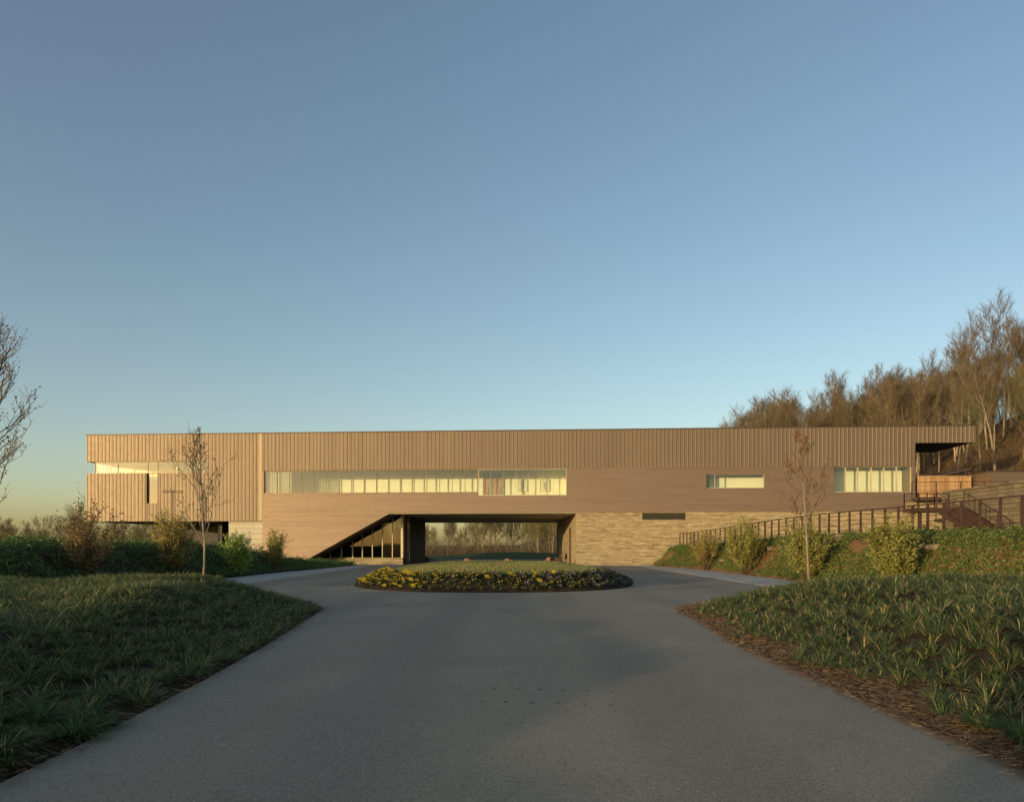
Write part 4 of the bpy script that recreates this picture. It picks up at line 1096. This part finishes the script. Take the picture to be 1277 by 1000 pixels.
# lamp standing outside the view; its shadow falls on the wing
lp = empty('street_lamp', (-40.9, 56.4, height(-40.9, 56.4))); tag(lp, 'tall lamp post with a twin-arm head casting its shadow on the ribbed wing', 'street lamp'); lp.rotation_euler = (0, 0, BROT)
zt = 7.6-lp.location.z
mb = MB(); mb.bar((0, 0, -.2), (0, 0, zt), .09, 10, .06); mb.build('pole', M['copper_dark'], lp)
for sx in (-1, 1):
    mb = MB(); mb.box(min(.08*sx, .85*sx), max(.08*sx, .85*sx), -.14, .14, zt-.08, zt+.04); mb.build('lamp_head', M['copper_dark'], lp)

# ------------------------------------------------------------------ bedding plants on the island
def pansy(seed, petals, leafmat_, nf):
    r = random.Random(seed); mb = MB()
    for _ in range(34): mb.leaf((r.uniform(-.075, .075), r.uniform(-.075, .075), r.uniform(0, .11)), r.uniform(.05, .10), r, .6, .4)
    mb.cur = 1
    for _ in range(nf):
        cx_, cy_, cz_ = r.uniform(-.08, .08), r.uniform(-.08, .08), r.uniform(.09, .15); t = r.uniform(-.5, .9)
        for k in range(5):
            a = 2*pi*k/5; b = a+.9
            mb.quad((cx_, cy_, cz_), (cx_+.024*cos(a), cy_-.014*t+.014*sin(a), cz_+.023*sin(a)), (cx_+.031*cos(a+.45), cy_-.02*t, cz_+.029*sin(a+.45)), (cx_+.024*cos(b), cy_-.014*t+.014*sin(b), cz_+.023*sin(b)))
    return mb, [M[leafmat_], M[petals]]
kinds = {}
for nm, args in {'y': [('pansy_yellow', 'pansy_leaf', 8), ('pansy_yellow', 'pansy_leaf', 5)], 's': [('pansy_yellow', 'pansy_leaf', 1), ('pansy_yellow', 'pansy_leaf', 2)], 'k': [('kale', 'kale', 2), ('kale', 'pansy_leaf', 3)]}.items():
    kinds[nm] = [pansy(i*7+ord(nm), *a) for i, a in enumerate(args)]
meshes = {k: [mb.mesh('bedding_plant', mm) for mb, mm in v] for k, v in kinds.items()}
bp = []; g2 = random.Random(12)
for k in range(4200):
    th = g2.uniform(-pi-.3, .3); Rr = isl_r(th); b = bed_w(th)
    rr_ = Rr-b+b*g2.uniform(.02, .90); x, y = IC[0]+rr_*cos(th), IC[1]+rr_*sin(th)
    if any((x-a)**2+(y-c_)**2 < .20**2 for a, c_, *_ in bp): continue
    pxx = 638.5+x/y*F
    dep = (Rr-rr_)/b
    if dep < .30 and g2.random() < .55: continue
    if pxx < 530: kd = 'y' if g2.random() < .7 else 's'
    elif pxx > 735: kd = 'k' if g2.random() < .85 else 's'
    elif 650 < pxx: kd = g2.choice('ysskk') if dep > .4 else g2.choice('sssk')
    else: kd = g2.choice('sssyk') if dep > .55 else 's'
    bp.append((x, y, isl_h(rr_, th)+.0, kd))
for k in range(60):
    th = g2.uniform(.4, pi-.4); rr_ = isl_r(th)-.2; bp.append((IC[0]+rr_*cos(th), IC[1]+rr_*sin(th), isl_h(rr_, th), 's'))
bp.sort(key=lambda p: p[1])
names = {'y': ('yellow_pansy', 'low pansy plant full of yellow flowers in the island bed', 'yellow pansies of the island bed'),
         's': ('sparse_pansy', 'dark-leaved pansy with one or two yellow flowers in the island bed', 'sparse pansies of the island bed'),
         'k': ('purple_pansy', 'purple-grey leafy bedding plant in the island bed', 'purple-grey plants of the island bed')}
STF = {k: MB() for k in 'ysk'}
for i, (x, y, z, kd) in enumerate(bp):
    s = g2.uniform(.85, 1.25); a = g2.uniform(-.6, .6); q = g2.randrange(2)
    if i < 300:
        o = link(names[kd][0], meshes[kd][q]); o.location = (x, y, z); o.rotation_euler = (0, 0, a); o.scale = (s, s, s); tag(o, names[kd][1], 'flower', names[kd][2])
    else:
        src = kinds[kd][q][0]; D_ = STF[kd]; i0 = len(D_.v); ca, sa = cos(a)*s, sin(a)*s
        D_.v += [(x+ca*p[0]-sa*p[1], y+sa*p[0]+ca*p[1], z+p[2]*s) for p in src.v]
        D_.f += [tuple(i0+j for j in f_) for f_ in src.f]; D_.mi += src.mi
for kd, D_ in STF.items():
    if D_.v: o = D_.build('bedding_flowers', kinds[kd][1][1]); o['kind'] = 'stuff'
print('plants', len(bp), 'tufts', len(allp), 'objects', len(bpy.data.objects))
